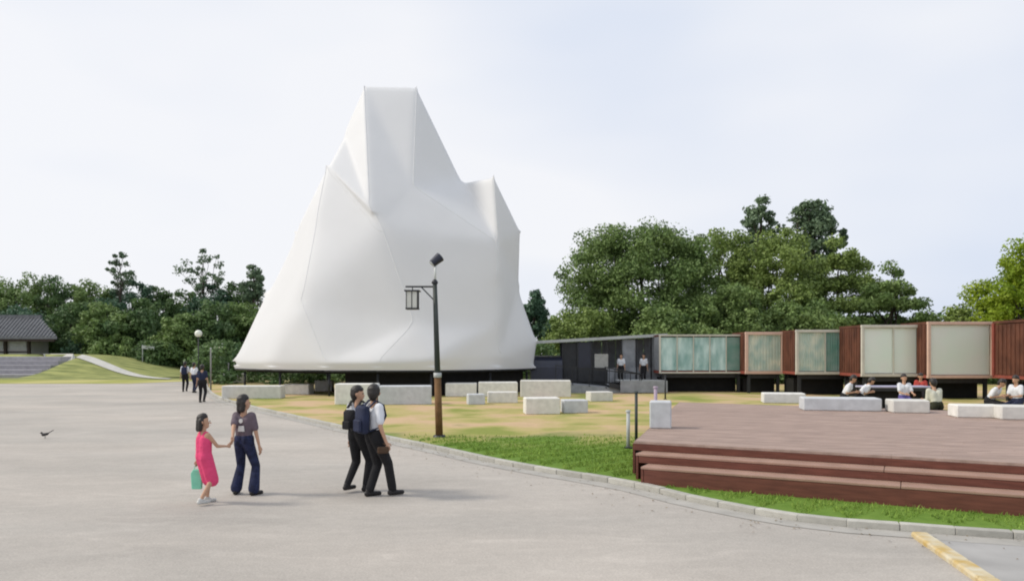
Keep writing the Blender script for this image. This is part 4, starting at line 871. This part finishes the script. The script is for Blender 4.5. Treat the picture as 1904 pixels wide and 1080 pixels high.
for (px, d, h, lb) in ST:
    c = pd(px, d, GZ); g_ = root('stool', c, lb, 'stool', GSt); MB().box((c.x, c.y, GZ+h-.03), (.42, .42, .05)).build('seat', M_dark, g_, bevel=.01)
    for sx_ in (-1, 1):
        for sy_ in (-1, 1): MB().tube((c.x+sx_*.17, c.y+sy_*.17, GZ), (c.x+sx_*.17, c.y+sy_*.17, GZ+h-.05), .022, n=6).build('leg', M_dark, g_)

# small dark bird on the plaza
bl = at(84, 815); br = root('bird', bl, 'small dark bird with raised tail standing on the plaza at far left', 'bird')
bb = [(bl+Vector((-.05, 0, .10)), bl+Vector((.05, .0, .12)), .042, .035), (bl+Vector((.05, 0, .12)), bl+Vector((.10, 0, .15)), .03, .012), (bl+Vector((-.06, 0, .11)), bl+Vector((-.095, 0, .145)), .03, .026)]
M_bird = mat('dark_plumage', (.03, .028, .03), .5, .3, 20); org = bl
bo = fused('bird_body', [(a-org, b_-org, r0, r1) for a, b_, r0, r1 in bb], .006, M_bird, br, 2)
mb = MB(); mb.bar((.09, 0, .145), (.21, 0, .215), .035, .012); mb.build('tail', M_bird, br, world=False); MB().tube((-.115, 0, .147), (-.145, 0, .14), .007, .002, 6).build('beak', M_dark, br, world=False)
for sx_ in (-1, 1): MB().tube((0, sx_*.018, .08), (.0, sx_*.02, 0), .004, n=5).build('leg', M_dark, br, world=False)

# ---------------------------------------------------------------- grass blades
r = np.random.default_rng(9)
IN = np.array([(p.x, p.y) for p in inner]); n = 330000
k = (r.random(n)**.5*len(IN)*.92).astype(int); k = np.clip(k, 18, len(IN)-1)
t_ = np.abs(r.random(n))**1.15*7.0; y0 = IN[k, 1]+r.random(n)*.6; x0 = IN[k, 0]+.04
px_ = x0+t_*.75; py_ = y0+t_*.65
q = np.stack([px_, py_], 1)
# keep out of the deck
sd = (q-np.array([P0.x, P0.y]))@np.array([NN.x, NN.y]); ud = (q-np.array([P0.x, P0.y]))@np.array([U.x, U.y]); ok = ~((sd > -.82) & (ud > -2.14*np.clip(sd, 0, 11)/10.64-.04)) & (py_ > 6)
q = q[ok]; n = len(q)
# density and colour thin out towards the dry middle
keep = r.random(n) < np.clip((19.5-q[:, 1])/3.5, .0, 1); q = q[keep]; n = len(q)
h = r.uniform(.025, .065, n); a = r.uniform(0, 6.28, n); w = .006+.0006*q[:, 1]; ln = r.normal(0, .02, (n, 2))
V = np.zeros((n, 3, 3)); V[:, 0] = np.stack([q[:, 0]-np.cos(a)*w, q[:, 1]-np.sin(a)*w, np.full(n, GZ-.005)], 1); V[:, 1] = np.stack([q[:, 0]+np.cos(a)*w, q[:, 1]+np.sin(a)*w, np.full(n, GZ-.005)], 1)
V[:, 2] = np.stack([q[:, 0]+ln[:, 0], q[:, 1]+ln[:, 1], GZ+h], 1)
M_blade = mat('grass_blade', (.14, .25, .035), .7, scale=.6, col2=(.30, .42, .085), islvar=.3, transl=.3, coords='World')
o = npmesh('grass_blades', V.reshape(-1, 3), np.arange(n*3).reshape(-1, 3), M_blade); props(o, 'short green grass on the lawn between kerb and deck', 'grass', kind='stuff')

# dry leaves and grit lying along the gutter
n = 900; k = r.integers(14, len(ks)-2, n); off = -np.abs(r.normal(0, .5, n))*1.2
P2 = np.array([(p.x, p.y) for p in ks]); tg = P2[k+1]-P2[k]; tg /= np.linalg.norm(tg, axis=1, keepdims=True); nn = np.stack([-tg[:, 1], tg[:, 0]], 1)
q = P2[k]+tg*r.random((n, 1))*.6-nn*off[:, None]; a = r.uniform(0, 6.28, n); sz = r.uniform(.008, .028, n); V = np.zeros((n, 4, 3))
for c_, (ux, uy) in enumerate(((1, 0), (0, .6), (-1, 0), (0, -.6))): V[:, c_] = np.stack([q[:, 0]+(np.cos(a)*ux-np.sin(a)*uy)*sz, q[:, 1]+(np.sin(a)*ux+np.cos(a)*uy)*sz, .010+r.random(n)*.012], 1)
o = npmesh('leaf_litter', V.reshape(-1, 3), np.arange(n*4).reshape(-1, 4), mat('dry_leaf', (.16, .11, .05), .9, .3, 9, islvar=.4)); props(o, 'dry leaves scattered along the gutter', 'leaf litter', kind='stuff')
